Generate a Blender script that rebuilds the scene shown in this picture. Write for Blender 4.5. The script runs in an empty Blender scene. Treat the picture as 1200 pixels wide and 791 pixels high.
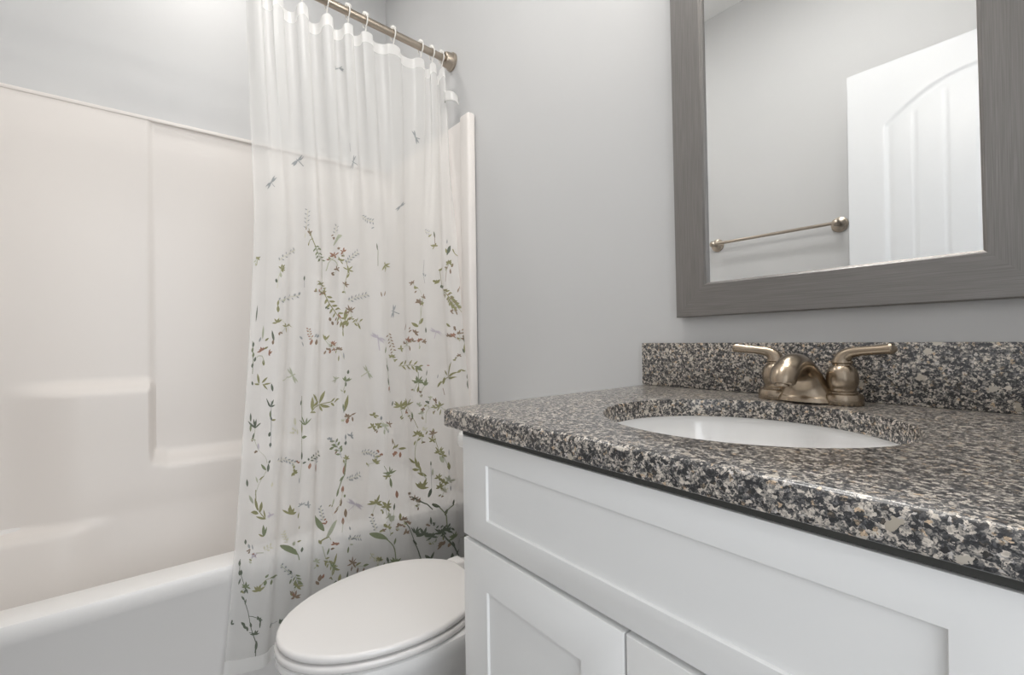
import bpy, bmesh, math, random
import numpy as np
from mathutils import Vector, Matrix
random.seed(7)
C = bpy.context.scene.collection
PI = math.pi

# ------------------------------------------------------------------ camera
def cam_axes(yaw, pit, rol):
    fw = Vector((-math.sin(yaw)*math.cos(pit), math.cos(yaw)*math.cos(pit), math.sin(pit)))
    r = Vector((math.cos(yaw), math.sin(yaw), 0.0)); u = r.cross(fw)
    c, s = math.cos(rol), math.sin(rol)
    return c*r + s*u, -s*r + c*u, fw
R_, U_, F_ = cam_axes(0.8931, 0.0050, -0.0129)
cam_d = bpy.data.cameras.new('camera'); cam = bpy.data.objects.new('camera', cam_d); C.objects.link(cam)
cam_d.sensor_fit = 'HORIZONTAL'; cam_d.sensor_width = 36.0; cam_d.lens = 536.8/1200*36.0; cam_d.clip_start = 0.02
m = Matrix.Identity(4)
for i in range(3):
    m[i][0] = R_[i]; m[i][1] = U_[i]; m[i][2] = -F_[i]
m[0][3], m[1][3], m[2][3] = 0.0, -0.941, 1.010
cam.matrix_world = m
bpy.context.scene.camera = cam

# ------------------------------------------------------------------ world, lights, exposure
vs = bpy.context.scene.view_settings
vs.view_transform = 'Standard'; vs.look = 'None'; vs.gamma = 1.0; vs.use_curve_mapping = False
vs.exposure = 0.10
W = bpy.data.worlds.new('world'); bpy.context.scene.world = W; W.use_nodes = True
W.node_tree.nodes['Background'].inputs[0].default_value = (0.93, 0.96, 1.0, 1)
W.node_tree.nodes['Background'].inputs[1].default_value = 1.0      # pale daylight of the hall, comes in by the doorway
SHOWER_W, VANITY_E, HALL_W, FILL_W = 3.8, 37.0, 17.0, 7.5
def area_light(name, loc, size, watts, color, look, sy=None, shape='DISK'):
    d = bpy.data.lights.new(name, 'AREA'); d.shape = shape; d.size = size
    if sy: d.size_y = sy
    d.energy = watts; d.color = color
    o = bpy.data.objects.new(name, d); C.objects.link(o); o.location = loc
    o.rotation_euler = Vector(look).to_track_quat('-Z', 'Y').to_euler()
    return o
area_light('shower_downlight', (-1.76, -0.77, 2.735), 0.16, SHOWER_W, (1.0, 0.97, 0.93), (0, 0, -1))
area_light('added_bounce_fill', (-0.66, -0.70, 2.715), 0.42, FILL_W, (1.0, 0.985, 0.96), (0, 0, -1))  # added fill standing in for flash bounced off the ceiling
area_light('hall_window_light', (1.25, -0.95, 1.45), 1.0, HALL_W, (0.93, 0.965, 1.0), (-1, 0.10, -0.12), 1.9, 'RECTANGLE')

# ------------------------------------------------------------------ materials
def mat(name, col, rough=0.5, metal=0.0, spec=0.5, coat=0.0, noise=0.0, nscale=20.0, bump=0.0, bscale=200.0):
    M = bpy.data.materials.new(name); M.use_nodes = True
    nt = M.node_tree; b = nt.nodes['Principled BSDF']
    b.inputs['Base Color'].default_value = (*col, 1); b.inputs['Roughness'].default_value = rough
    b.inputs['Metallic'].default_value = metal; b.inputs['Specular IOR Level'].default_value = spec
    b.inputs['Coat Weight'].default_value = coat; b.inputs['Coat Roughness'].default_value = 0.06
    tc = nt.nodes.new('ShaderNodeTexCoord')
    if noise:
        n = nt.nodes.new('ShaderNodeTexNoise'); n.inputs['Scale'].default_value = nscale; n.inputs['Detail'].default_value = 4
        nt.links.new(tc.outputs['Object'], n.inputs['Vector'])
        mx = nt.nodes.new('ShaderNodeMix'); mx.data_type = 'RGBA'
        mx.inputs[6].default_value = (*[c*(1-noise) for c in col], 1); mx.inputs[7].default_value = (*[min(1, c*(1+noise)) for c in col], 1)
        nt.links.new(n.outputs['Fac'], mx.inputs[0]); nt.links.new(mx.outputs[2], b.inputs['Base Color'])
    if bump:
        n = nt.nodes.new('ShaderNodeTexNoise'); n.inputs['Scale'].default_value = bscale; n.inputs['Detail'].default_value = 2
        nt.links.new(tc.outputs['Object'], n.inputs['Vector'])
        bp = nt.nodes.new('ShaderNodeBump'); bp.inputs['Strength'].default_value = bump; bp.inputs['Distance'].default_value = 0.001
        nt.links.new(n.outputs['Fac'], bp.inputs['Height']); nt.links.new(bp.outputs['Normal'], b.inputs['Normal'])
    return M

M_wall = mat('grey_wall_paint', (0.635, 0.637, 0.640), 0.5, spec=0.3, noise=0.012, nscale=6, bump=0.06, bscale=260)
M_ceil = mat('white_ceiling_paint', (0.84, 0.84, 0.83), 0.7, bump=0.15, bscale=120)
M_trim = mat('white_trim_paint', (0.82, 0.83, 0.83), 0.35, noise=0.01)
M_floor = mat('grey_vinyl_floor', (0.26, 0.25, 0.24), 0.45, noise=0.25, nscale=9)
M_door = mat('white_door_paint', (0.74, 0.75, 0.765), 0.32, noise=0.01)
M_acrylic = mat('white_acrylic', (0.845, 0.805, 0.772), 0.34, spec=0.4, noise=0.008, nscale=3)
M_tub = mat('white_tub_acrylic', (0.84, 0.825, 0.81), 0.30, spec=0.45, noise=0.008, nscale=3)
M_china = mat('white_vitreous_china', (0.87, 0.865, 0.855), 0.07, coat=0.5, noise=0.006, nscale=5)
M_seat = mat('white_toilet_plastic', (0.81, 0.79, 0.775), 0.14, coat=0.2, noise=0.006, nscale=5)
M_cab = mat('white_cabinet_paint', (0.85, 0.85, 0.84), 0.33, noise=0.008, nscale=12)
M_dark = mat('cabinet_shadow_gap', (0.30, 0.29, 0.28), 0.6, noise=0.05)
M_strip = mat('near_black_finish', (0.055, 0.055, 0.05), 0.7, noise=0.1)
M_glass = mat('mirror_silver', (0.93, 0.94, 0.94), 0.0, 1.0)
M_back = mat('mirror_backing', (0.10, 0.10, 0.10), 0.8, noise=0.1)
M_nickel = mat('brushed_nickel', (0.46, 0.40, 0.335), 0.30, 1.0, noise=0.06, nscale=90)
M_bronze = mat('brushed_warm_nickel', (0.365, 0.30, 0.23), 0.27, 1.0, noise=0.05, nscale=120)
M_chrome = mat('polished_chrome', (0.75, 0.75, 0.75), 0.12, 1.0, noise=0.02)
M_ring = mat('clear_white_plastic', (0.85, 0.83, 0.79), 0.25, noise=0.02)
M_lamp = mat('white_lamp_metal', (0.85, 0.85, 0.85), 0.4, noise=0.02)

def brushed(name, axis):
    M = bpy.data.materials.new(name); M.use_nodes = True; nt = M.node_tree; b = nt.nodes['Principled BSDF']
    tc = nt.nodes.new('ShaderNodeTexCoord'); mp = nt.nodes.new('ShaderNodeMapping')
    mp.inputs['Scale'].default_value = (14, 300, 900) if axis == 'x' else (900, 300, 14)
    n = nt.nodes.new('ShaderNodeTexNoise'); n.inputs['Scale'].default_value = 1.0; n.inputs['Detail'].default_value = 3
    nt.links.new(tc.outputs['Object'], mp.inputs[0]); nt.links.new(mp.outputs[0], n.inputs['Vector'])
    r = nt.nodes.new('ShaderNodeValToRGB'); e = r.color_ramp.elements
    e[0].position = 0.3; e[0].color = (0.205, 0.195, 0.188, 1); e[1].position = 0.72; e[1].color = (0.275, 0.263, 0.255, 1)
    nt.links.new(n.outputs['Fac'], r.inputs[0]); nt.links.new(r.outputs[0], b.inputs['Base Color'])
    b.inputs['Metallic'].default_value = 0.6; b.inputs['Roughness'].default_value = 0.38
    bp = nt.nodes.new('ShaderNodeBump'); bp.inputs['Strength'].default_value = 0.12; bp.inputs['Distance'].default_value = 0.0006
    nt.links.new(n.outputs['Fac'], bp.inputs['Height']); nt.links.new(bp.outputs['Normal'], b.inputs['Normal'])
    return M
M_frame_h = brushed('brushed_pewter_horizontal', 'x'); M_frame_v = brushed('brushed_pewter_vertical', 'z')

def granite():
    M = bpy.data.materials.new('speckled_granite'); M.use_nodes = True; nt = M.node_tree; b = nt.nodes['Principled BSDF']
    L = nt.links.new
    tc = nt.nodes.new('ShaderNodeTexCoord')
    def warp(scale, amt):
        n = nt.nodes.new('ShaderNodeTexNoise'); n.inputs['Scale'].default_value = scale; n.inputs['Detail'].default_value = 2
        L(tc.outputs['Object'], n.inputs['Vector'])
        v = nt.nodes.new('ShaderNodeVectorMath'); v.operation = 'MULTIPLY_ADD'
        v.inputs[1].default_value = (amt, amt, amt); L(n.outputs['Color'], v.inputs[0]); L(tc.outputs['Object'], v.inputs[2])
        return v.outputs[0]
    def cells(scale, vec, stops):
        v = nt.nodes.new('ShaderNodeTexVoronoi'); v.inputs['Scale'].default_value = scale; L(vec, v.inputs['Vector'])
        s = nt.nodes.new('ShaderNodeSeparateColor'); L(v.outputs['Color'], s.inputs[0])
        r = nt.nodes.new('ShaderNodeValToRGB'); r.color_ramp.interpolation = 'CONSTANT'
        e = r.color_ramp.elements
        while len(e) < len(stops): e.new(0.5)
        for k, (p, c) in enumerate(stops):
            e[k].position = p; e[k].color = (*c, 1)
        L(s.outputs[0], r.inputs[0]); return r.outputs[0], s.outputs[1]
    w1 = warp(300, 0.006)
    def noise(scale, detail, rough):
        n = nt.nodes.new('ShaderNodeTexNoise'); n.inputs['Scale'].default_value = scale; n.inputs['Detail'].default_value = detail
        n.inputs['Roughness'].default_value = rough; L(tc.outputs['Object'], n.inputs['Vector']); return n.outputs['Fac']
    def ramp(fac, stops, mode='LINEAR'):
        r = nt.nodes.new('ShaderNodeValToRGB'); r.color_ramp.interpolation = mode; e = r.color_ramp.elements
        while len(e) < len(stops): e.new(0.5)
        for k, (p, c) in enumerate(stops): e[k].position = p; e[k].color = (*c, 1)
        L(fac, r.inputs[0]); return r.outputs[0]
    def math2(op, p, q):
        m = nt.nodes.new('ShaderNodeMath'); m.operation = op
        for i, x in enumerate((p, q)):
            if isinstance(x, (int, float)): m.inputs[i].default_value = x
            else: L(x, m.inputs[i])
        return m.outputs[0]
    def cell(scale):
        v = nt.nodes.new('ShaderNodeTexVoronoi'); v.inputs['Scale'].default_value = scale; L(w1, v.inputs['Vector'])
        sp = nt.nodes.new('ShaderNodeSeparateColor'); L(v.outputs['Color'], sp.inputs[0]); return sp.outputs[0], sp.outputs[1]
    ca, cb = cell(300); cc, cd = cell(600); ce, cf = cell(120)
    # grain value: small crystals, finer grit and larger drifts of dark mineral
    val = math2('ADD', math2('MULTIPLY', ca, 0.48), math2('MULTIPLY', cc, 0.34))
    val = math2('ADD', val, math2('MULTIPLY', noise(120, 3, 0.6), 0.60))
    val = math2('SUBTRACT', val, 0.235)
    col = ramp(val, [(0.20, (0.010, 0.010, 0.012)), (0.37, (0.030, 0.030, 0.033)), (0.49, (0.115, 0.112, 0.11)), (0.58, (0.30, 0.275, 0.245)), (0.70, (0.58, 0.52, 0.45)), (0.9, (0.74, 0.68, 0.60))])
    tint = ramp(cb, [(0, (1, 1, 1)), (0.86, (0.90, 0.93, 1.0)), (0.93, (1.0, 0.84, 0.66))], 'CONSTANT')
    mx = nt.nodes.new('ShaderNodeMix'); mx.data_type = 'RGBA'; mx.blend_type = 'MULTIPLY'; mx.inputs[0].default_value = 1
    L(col, mx.inputs[6]); L(tint, mx.inputs[7])
    mx2 = nt.nodes.new('ShaderNodeMix'); mx2.data_type = 'RGBA'
    L(math2('GREATER_THAN', ce, 0.985), mx2.inputs[0]); L(mx.outputs[2], mx2.inputs[6]); L(ramp(cf, [(0, (0.42, 0.37, 0.30)), (1, (0.58, 0.54, 0.48))]), mx2.inputs[7])
    L(mx2.outputs[2], b.inputs['Base Color'])
    b.inputs['Roughness'].default_value = 0.30; b.inputs['Specular IOR Level'].default_value = 0.6; b.inputs['Coat Weight'].default_value = 0.4; b.inputs['Coat Roughness'].default_value = 0.2; b.inputs['Coat IOR'].default_value = 1.6
    n = nt.nodes.new('ShaderNodeTexNoise'); n.inputs['Scale'].default_value = 420; L(tc.outputs['Object'], n.inputs['Vector'])
    bp = nt.nodes.new('ShaderNodeBump'); bp.inputs['Strength'].default_value = 0.10; bp.inputs['Distance'].default_value = 0.0006
    L(n.outputs['Fac'], bp.inputs['Height']); L(bp.outputs['Normal'], b.inputs['Normal'])
    return M
M_granite = granite()

def cloth(name, clear, col):
    M = bpy.data.materials.new(name); M.use_nodes = True; nt = M.node_tree; L = nt.links.new
    for n in list(nt.nodes): nt.nodes.remove(n)
    out = nt.nodes.new('ShaderNodeOutputMaterial')
    tc = nt.nodes.new('ShaderNodeTexCoord'); nz = nt.nodes.new('ShaderNodeTexNoise'); nz.inputs['Scale'].default_value = 500
    L(tc.outputs['Object'], nz.inputs['Vector'])
    mxc = nt.nodes.new('ShaderNodeMix'); mxc.data_type = 'RGBA'
    mxc.inputs[6].default_value = (*[c*0.97 for c in col], 1); mxc.inputs[7].default_value = (*col, 1); L(nz.outputs['Fac'], mxc.inputs[0])
    d = nt.nodes.new('ShaderNodeBsdfDiffuse'); t = nt.nodes.new('ShaderNodeBsdfTranslucent'); g = nt.nodes.new('ShaderNodeBsdfGlossy')
    g.inputs['Roughness'].default_value = 0.32; tr = nt.nodes.new('ShaderNodeBsdfTransparent')
    L(mxc.outputs[2], d.inputs[0]); L(mxc.outputs[2], t.inputs[0])
    m1 = nt.nodes.new('ShaderNodeMixShader'); m1.inputs[0].default_value = 0.42; L(d.outputs[0], m1.inputs[1]); L(t.outputs[0], m1.inputs[2])
    m2 = nt.nodes.new('ShaderNodeMixShader'); m2.inputs[0].default_value = 0.05; L(m1.outputs[0], m2.inputs[1]); L(g.outputs[0], m2.inputs[2])
    m3 = nt.nodes.new('ShaderNodeMixShader'); m3.inputs[0].default_value = clear; L(m2.outputs[0], m3.inputs[1]); L(tr.outputs[0], m3.inputs[2])
    L(m3.outputs[0], out.inputs[0]); return M
M_sheer = cloth('sheer_white_vinyl', 0.42, (0.90, 0.895, 0.88))
M_hem = cloth('doubled_white_hem', 0.06, (0.92, 0.915, 0.90))
PRINT = {k: mat('print_'+k, c, 0.6, noise=0.15, nscale=300) for k, c in dict(
    olive=(0.245, 0.24, 0.12), green=(0.185, 0.215, 0.125), dark=(0.115, 0.135, 0.10), sage=(0.36, 0.38, 0.29),
    grey=(0.27, 0.285, 0.29), rust=(0.30, 0.165, 0.115), brown=(0.235, 0.175, 0.125), pale=(0.47, 0.46, 0.36), mauve=(0.42, 0.39, 0.43)).items()}
PRINT_KEYS = list(PRINT)

# ------------------------------------------------------------------ helpers
def new_obj(name, bm_or_me, mats, parent=None, smooth=True, base=None):
    if isinstance(bm_or_me, bmesh.types.BMesh):
        bmesh.ops.remove_doubles(bm_or_me, verts=bm_or_me.verts, dist=1e-6)
        bmesh.ops.recalc_face_normals(bm_or_me, faces=bm_or_me.faces)
        me = bpy.data.meshes.new(name); bm_or_me.to_mesh(me); bm_or_me.free()
    else: me = bm_or_me
    o = bpy.data.objects.new(name, me); C.objects.link(o)
    for mm in (mats if isinstance(mats, (list, tuple)) else [mats]): me.materials.append(mm)
    if parent is not None:
        o.parent = parent; b = Vector(parent['_base'])
        me.transform(Matrix.Translation(-b)); o['_base'] = parent['_base']
    elif base is not None:
        me.transform(Matrix.Translation(-Vector(base))); o.location = base; o['_base'] = tuple(base)
    else: o['_base'] = (0.0, 0.0, 0.0)
    if smooth:
        me.shade_smooth()
        bmm = bmesh.new(); bmm.from_mesh(me)
        for e in bmm.edges:
            if len(e.link_faces) == 2 and e.calc_face_angle(0) > math.radians(38): e.smooth = False
        bmm.to_mesh(me); bmm.free()
    return o
def thing(name, loc, label, cat, group=None):
    o = bpy.data.objects.new(name, None); C.objects.link(o); o.location = loc; o.empty_display_size = 0.05
    o['_base'] = tuple(loc); o['label'] = label; o['category'] = cat
    if group: o['group'] = group
    return o
def tag(o, label, cat, group=None):
    o['label'] = label; o['category'] = cat
    if group: o['group'] = group
    return o
def struct(name, bm, m, parent=None, smooth=False):
    o = new_obj(name, bm, m, parent, smooth)
    if parent is None: o['kind'] = 'structure'
    return o
def B(): return bmesh.new()
def box(bm, a, b, bev=0.0, seg=2):
    x0, y0, z0 = [min(p, q) for p, q in zip(a, b)]; x1, y1, z1 = [max(p, q) for p, q in zip(a, b)]
    r = bmesh.ops.create_cube(bm, size=1.0)
    for v in r['verts']:
        v.co = Vector((x0 + (v.co.x+.5)*(x1-x0), y0 + (v.co.y+.5)*(y1-y0), z0 + (v.co.z+.5)*(z1-z0)))
    if bev:
        es = list({e for v in r['verts'] for e in v.link_edges})
        bmesh.ops.bevel(bm, geom=es, offset=bev, segments=seg, profile=0.5, affect='EDGES')
def rings(bm, rs, cap0=True, cap1=True, closed=False):
    vr = [[bm.verts.new(p) for p in r] for r in rs]
    n = len(vr[0]); k = len(vr)
    for i in range(k if closed else k-1):
        a, b = vr[i], vr[(i+1) % k]
        for j in range(n):
            try: bm.faces.new((a[j], a[(j+1) % n], b[(j+1) % n], b[j]))
            except ValueError: pass
    if not closed:
        if cap0: bm.faces.new(vr[0][::-1])
        if cap1: bm.faces.new(vr[-1])
def lathe(bm, prof, axis, origin, n=40):
    ax = Vector(axis).normalized(); t = Vector((1, 0, 0)) if abs(ax.x) < .9 else Vector((0, 1, 0))
    e1 = ax.cross(t).normalized(); e2 = ax.cross(e1); o = Vector(origin)
    rings(bm, [[o + ax*h + (e1*math.cos(2*PI*j/n) + e2*math.sin(2*PI*j/n))*max(r, 1e-4) for j in range(n)] for r, h in prof])
def catmull(P, n):
    P = [Vector(p) for p in P]; Q = [P[0]*2-P[1]] + P + [P[-1]*2-P[-2]]; out = []
    for i in range(1, len(Q)-2):
        for k in range(n):
            t = k/n; a, b, c, d = Q[i-1], Q[i], Q[i+1], Q[i+2]
            out.append(0.5*((2*b) + (c-a)*t + (2*a-5*b+4*c-d)*t*t + (3*b-a-3*c+d)*t**3))
    out.append(P[-1]); return out
def tube(bm, pts, rad, n=16, sub=0, sx=None):
    """pts with radii; sx gives a second radius along the side axis (elliptic section)"""
    pts = [Vector(p) for p in pts]; k0 = len(pts)
    rad = list(rad) if hasattr(rad, '__len__') else [rad]*k0
    sx = list(sx) if sx is not None else rad
    if sub:
        q = catmull(pts, sub)
        f = lambda arr: [np.interp(i/sub, range(k0), arr) for i in range(len(q))]
        rad, sx, pts = f(rad), f(sx), q
    side = None; rs = []
    for i, p in enumerate(pts):
        d = (pts[min(i+1, len(pts)-1)] - pts[max(i-1, 0)]).normalized()
        if side is None:
            ref = Vector((0, 0, 1)) if abs(d.z) < .9 else Vector((0, 1, 0))
            side = d.cross(ref).normalized()
        side = (side - d*side.dot(d)).normalized(); up = side.cross(d)
        rs.append([p + side*math.cos(2*PI*j/n)*sx[i] + up*math.sin(2*PI*j/n)*rad[i] for j in range(n)])
    rings(bm, rs)

# ------------------------------------------------------------------ room
XL, XR, YF, ZC = -2.13, 0.22, -1.52, 2.76
bm = B(); box(bm, (XL-.1, YF-.1, -.08), (XR+1.3, .1, 0)); struct('floor', bm, M_floor)
bm = B(); box(bm, (XL-.1, YF-.1, ZC), (XR+.1, .1, ZC+.08)); struct('ceiling', bm, M_ceil)
bm = B(); box(bm, (XL-.1, 0, 0), (XR+.1, .1, ZC)); struct('wall_back', bm, M_wall)
bm = B(); box(bm, (XL-.1, YF, 0), (XL, 0, ZC)); struct('wall_left', bm, M_wall)
bm = B(); box(bm, (XL-.1, YF-.1, 0), (XR+.1, YF, ZC)); struct('wall_front', bm, M_wall)
DY0, DY1, DZ = -1.305, -0.575, 2.05
bm = B()
box(bm, (XR, DY1, 0), (XR+.1, 0, ZC)); box(bm, (XR, YF, 0), (XR+.1, DY0, ZC)); box(bm, (XR, DY0, DZ), (XR+.1, DY1, ZC))
struct('wall_right', bm, M_wall)
bm = B()
for y0, y1 in ((DY0-.06, DY0), (DY1, DY1+.06)): box(bm, (XR-.014, y0, 0), (XR, y1, DZ), .003)
box(bm, (XR-.014, DY0-.06, DZ), (XR, DY1+.06, DZ+.06), .003)
struct('trim_1', bm, M_trim)
def baseboard(name, a, b):
    bm = B(); box(bm, a, b, .004); struct(name, bm, M_trim)
baseboard('baseboard_back', (-1.33, -.014, 0), (-.645, 0, .085))
baseboard('baseboard_front', (-1.33, YF, 0), (XR, YF+.014, .085))

# door leaf, open at a right angle to the doorway, arched raised panel with plank grooves
def door_leaf():
    x0, x1, yb, yf, z0, z1 = -.573, .168, -1.305, -1.270, .012, 2.035
    g = .0065; nx = int((x1-x0)/g); nz = int((z1-z0)/g)
    xs = np.linspace(x0, x1, nx+1); zs = np.linspace(z0, z1, nz+1); X, Z = np.meshgrid(xs, zs)
    xc = (x0+x1)/2; hw = (x1-x0)/2 - .118
    dep = np.zeros_like(X)
    for zb, zt, arch in ((1.02, 1.80, .125), (.22, .83, 0.0)):
        top = zt + arch*(1-((X-xc)/hw)**2)
        d = np.minimum(np.minimum(hw-np.abs(X-xc), Z-zb), (top-Z)*(.93 if arch else 1))      # inside distance
        prof = np.interp(d, [-.002, .004, .012, .022, .034], [0, .0045, .0050, .0030, .0026])
        dep = np.maximum(dep, prof*(d > -.002))
        ins = d > .040
        for k in range(-2, 3):
            gx = xc + k*hw*.335
            dep = np.maximum(dep, np.where(ins, .0026 + .0022*np.exp(-((X-gx)/.004)**2), 0))
    bm = B(); grid = [[bm.verts.new((X[j, i], yf-dep[j, i], Z[j, i])) for i in range(nx+1)] for j in range(nz+1)]
    for j in range(nz):
        for i in range(nx): bm.faces.new((grid[j][i], grid[j][i+1], grid[j+1][i+1], grid[j+1][i]))
    box(bm, (x0, yb, z0), (x1, yf-.0085, z1))
    for (a, b) in (((x0, yf-.0085, z0), (x0+.0004, yf, z1)), ((x0, yf-.0085, z1-.0004), (x1, yf, z1)), ((x0, yf-.0085, z0), (x1, yf, z0+.0004))): box(bm, a, b)
    o = struct('door_1', bm, M_door, smooth=True)
    bm = B()
    for s in (1, -1):
        yy = yf if s > 0 else yb
        lathe(bm, [(.031, 0), (.031, .006), (.012, .010), (.011, .030), (.022, .038), (.027, .050), (.024, .062), (.0, .066)], (0, s, 0), (x0+.065, yy, .93), 28)
    new_obj('door_knob', bm, M_nickel, o)
    bm = B()
    for z in (.25, 1.05, 1.82): tube(bm, [(x1+.005, yf+.003, z-.045), (x1+.005, yf+.003, z+.045)], .006, 12)
    new_obj('hinge', bm, M_nickel, o)
door_leaf()

# ------------------------------------------------------------------ bath tub and its surround
RIM, TX0, TX1, TY0, TY1 = .45, -2.10, -1.357, -1.512, -.006
def rrect(x0, x1, y0, y1, r, z, n=8):
    pts = []
    for cx, cy, a0 in ((x1-r, y1-r, 0), (x0+r, y1-r, 90), (x0+r, y0+r, 180), (x1-r, y0+r, 270)):
        for k in range(n+1):
            a = math.radians(a0 + 90*k/n); pts.append(Vector((cx+r*math.cos(a), cy+r*math.sin(a), z)))
    return pts
tub = thing('bathtub', (-1.73, -.76, 0), 'white one-piece bathtub and shower surround with moulded soap ledges and plain apron', 'bathtub')
bm = B()
outer = [(0.0, 0.004), (RIM-.050, 0.004), (RIM-.044, 0.0), (RIM-.010, 0.0), (RIM-.003, .003), (RIM, .010)]
rs = [rrect(TX0+i, TX1-i, TY0+i, TY1-i, .012, z) for z, i in outer]
for z, ix, iy, r in ((RIM, .080, .085, .10), (RIM-.004, .090, .095, .11), (RIM-.016, .098, .104, .12), (.25, .125, .15, .13), (.14, .15, .20, .13), (.10, .19, .26, .13), (.09, .26, .36, .10)):
    rs.append(rrect(TX0+ix*.45, TX1-ix-.004, TY0+iy, TY1-iy, r, z))
rings(bm, rs)
new_obj('tub_shell', bm, M_tub, tub)
bm = B(); lathe(bm, [(.036, 0), (.036, .003), (.030, .005), (.0, .005)], (0, 0, 1), (-1.73, -.40, .090), 28); new_obj('drain', bm, M_chrome, tub)

sur = tub
def sstep(a, b, x):
    t = np.clip((x-a)/(b-a), 0, 1); return t*t*(3-2*t)
SY0, SY1, SZ1 = -1.500, -.022, 1.822
def back_panel():
    ny, nz = 250, 240
    ys = np.linspace(SY0, SY1, ny); zs = np.linspace(.085, SZ1, nz); Y, Z = np.meshgrid(ys, zs)
    d = .006*np.ones_like(Y)
    left = 1 - sstep(-.928, -.908, Y)
    d = d + .010*left                                                             # the left field stands a little proud all the way up
    d += .048*left*sstep(-1.30, -1.10, Y)*(1-sstep(.842, .898, Z))             # block under the upper soap ledge
    d += .058*(1-left)*(1-sstep(.570, .632, Z - .012*(1-sstep(-.91, -.87, Y))))       # ledge of the right field
    d += .060*(1-sstep(-1.30, -1.00, Y))*(1-sstep(.410, .450, Z))                # corner ledge just over the rim
    d += .012*(1-sstep(.40, .70, Z)) + .045*(1-sstep(.20, .46, Z))                                             # belly towards the rim
    bm = B(); g = [[bm.verts.new((TX0 + d[j, i], Y[j, i], Z[j, i])) for i in range(ny)] for j in range(nz)]
    for j in range(nz-1):
        for i in range(ny-1): bm.faces.new((g[j][i], g[j][i+1], g[j+1][i+1], g[j+1][i]))
    box(bm, (XL+.002, SY0, SZ1-.010), (TX0+.020, SY1, SZ1+.003), .003)
    return bm
new_obj('back_panel', back_panel(), M_acrylic, sur)
def end_panel(y0, y1, ys):
    bm = B(); box(bm, (TX0+.003, y0, RIM+.001), (TX1-.030, y1, SZ1), .004)
    yo = y1 + .010*ys if ys > 0 else y0 - .010
    box(bm, (TX1-.040, min(y0, y0-.012*ys) if ys < 0 else y0, RIM+.001), (TX1-.002, max(y1, y1+.0) if ys < 0 else y1+.012, SZ1+.004), .010, 4)
    return bm
bm = B(); box(bm, (TX0+.003, -.022, RIM+.001), (TX1-.03, -.002, SZ1), .004); box(bm, (TX1-.060, -.036, RIM+.001), (TX1-.002, -.002, SZ1+.006), .010, 4)
new_obj('end_panel', bm, M_acrylic, sur)
bm = B(); box(bm, (TX0+.003, -1.518, RIM+.001), (TX1-.03, -1.498, SZ1), .004); box(bm, (TX1-.060, -1.518, RIM+.001), (TX1-.002, -1.484, SZ1+.006), .010, 4)
new_obj('end_panel', bm, M_acrylic, sur)

# ------------------------------------------------------------------ curtain rod
E0, E1 = Vector((-1.516, 0, 2.088)), Vector((-1.430, -1.52, 2.100))
rod = thing('curtain_rod', tuple((E0+E1)/2), 'brushed nickel shower curtain rod with round wall flange', 'curtain rod')
bm = B(); dr = (E1-E0).normalized(); tube(bm, [E0+dr*.012, E1-dr*.012], .0125, 20); new_obj('pole', bm, M_nickel, rod)
for P, s in ((E0, 1), (E1, -1)):
    bm = B(); lathe(bm, [(.034, .001), (.034, .008), (.030, .011), (.027, .034), (.0245, .038), (.0165, .040), (.013, .040)], dr*s, P, 32)
    new_obj('wall_flange', bm, M_nickel, rod)

# ------------------------------------------------------------------ shower curtain
#CURTAIN-BEGIN
HOOK_Y = [-.050, -.092, -.140, -.250, -.352, -.412, -.480, -.555, -.625, -.680]
NH = len(HOOK_Y)
def curtain_P(u, v):
    """u 0 (wall end) .. 1 (free end), v 0 (top hem) .. 1 (foot hem); numpy arrays"""
    u = np.asarray(u, float); v = np.asarray(v, float)
    hk = np.concatenate([[0.0], (np.arange(NH)+.5)/NH, [1.0]])
    yt = np.interp(u, hk, [-.030] + HOOK_Y + [-.705])
    yl = -.050 - u*.650                                                          # half-way down
    yb = -.040 - .755*u - .02*np.sin(PI*u)
    a = np.clip(v/.50, 0, 1); a = a*a*(3-2*a)
    b = np.clip((v-.35)/.65, 0, 1)**1.25
    y = (yt*(1-a) + yl*a)*(1-b) + yb*b
    sag = .034*np.abs(np.sin(PI*(u*NH-.5)))**1.2*(.6+.4*np.sin(9*u+1))
    ztop = 2.048 - sag
    zbot = .205 - .02*np.sin(PI*u*.9)
    z = ztop + (zbot-ztop)*v
    xr = -1.516 + .0526*(-yt)                                                     # under the rod
    zz = 2.05 - 1.845*v
    w1 = np.clip((2.05-zz)/1.60, 0, 1)
    x = xr*(1-w1) + (-1.322)*w1 + .012*np.clip((v-.86)/.14, 0, 1)
    ptop = 2*PI*(u*NH-.25) ; plow = 2*PI*(5.6*u + .26*np.sin(6.5*u+.6) + .07*np.sin(17*u) + .10)
    t = np.clip((v-.03)/.35, 0, 1); t = t*t*(3-2*t)
    sh = lambda p: np.sin(p) + .22*np.sin(2*p+.7)
    A1 = .016*(1-.95*t); A2 = .004 + .0075*t + .002*np.clip((v-.6)/.4, 0, 1)
    env = .75 + .25*np.sin(11*u+2.0)
    x = x + A1*sh(ptop)*env + A2*sh(plow)*(.75+.25*np.sin(9*u+1.2)) + .0012*np.sin(2*PI*11*u + 4*v)
    y = y + (.005*(1-t)*np.sin(2*ptop) + .003*t*np.sin(2*plow+.5))*np.clip(u*9, 0, 1)*np.clip((1-u)*9, 0, 1)
    y = np.minimum(y, -.045*np.clip((1.90-z)/.05, 0, 1))
    floor_x = -1.352 + .0                                                        # stays clear of apron and flange
    k = np.clip((.62-z)/.12, 0, 1); x = np.where(z < .62, np.maximum(x, floor_x*k + -9*(1-k)), x)
    return np.stack([x, y, z], -1)
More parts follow.
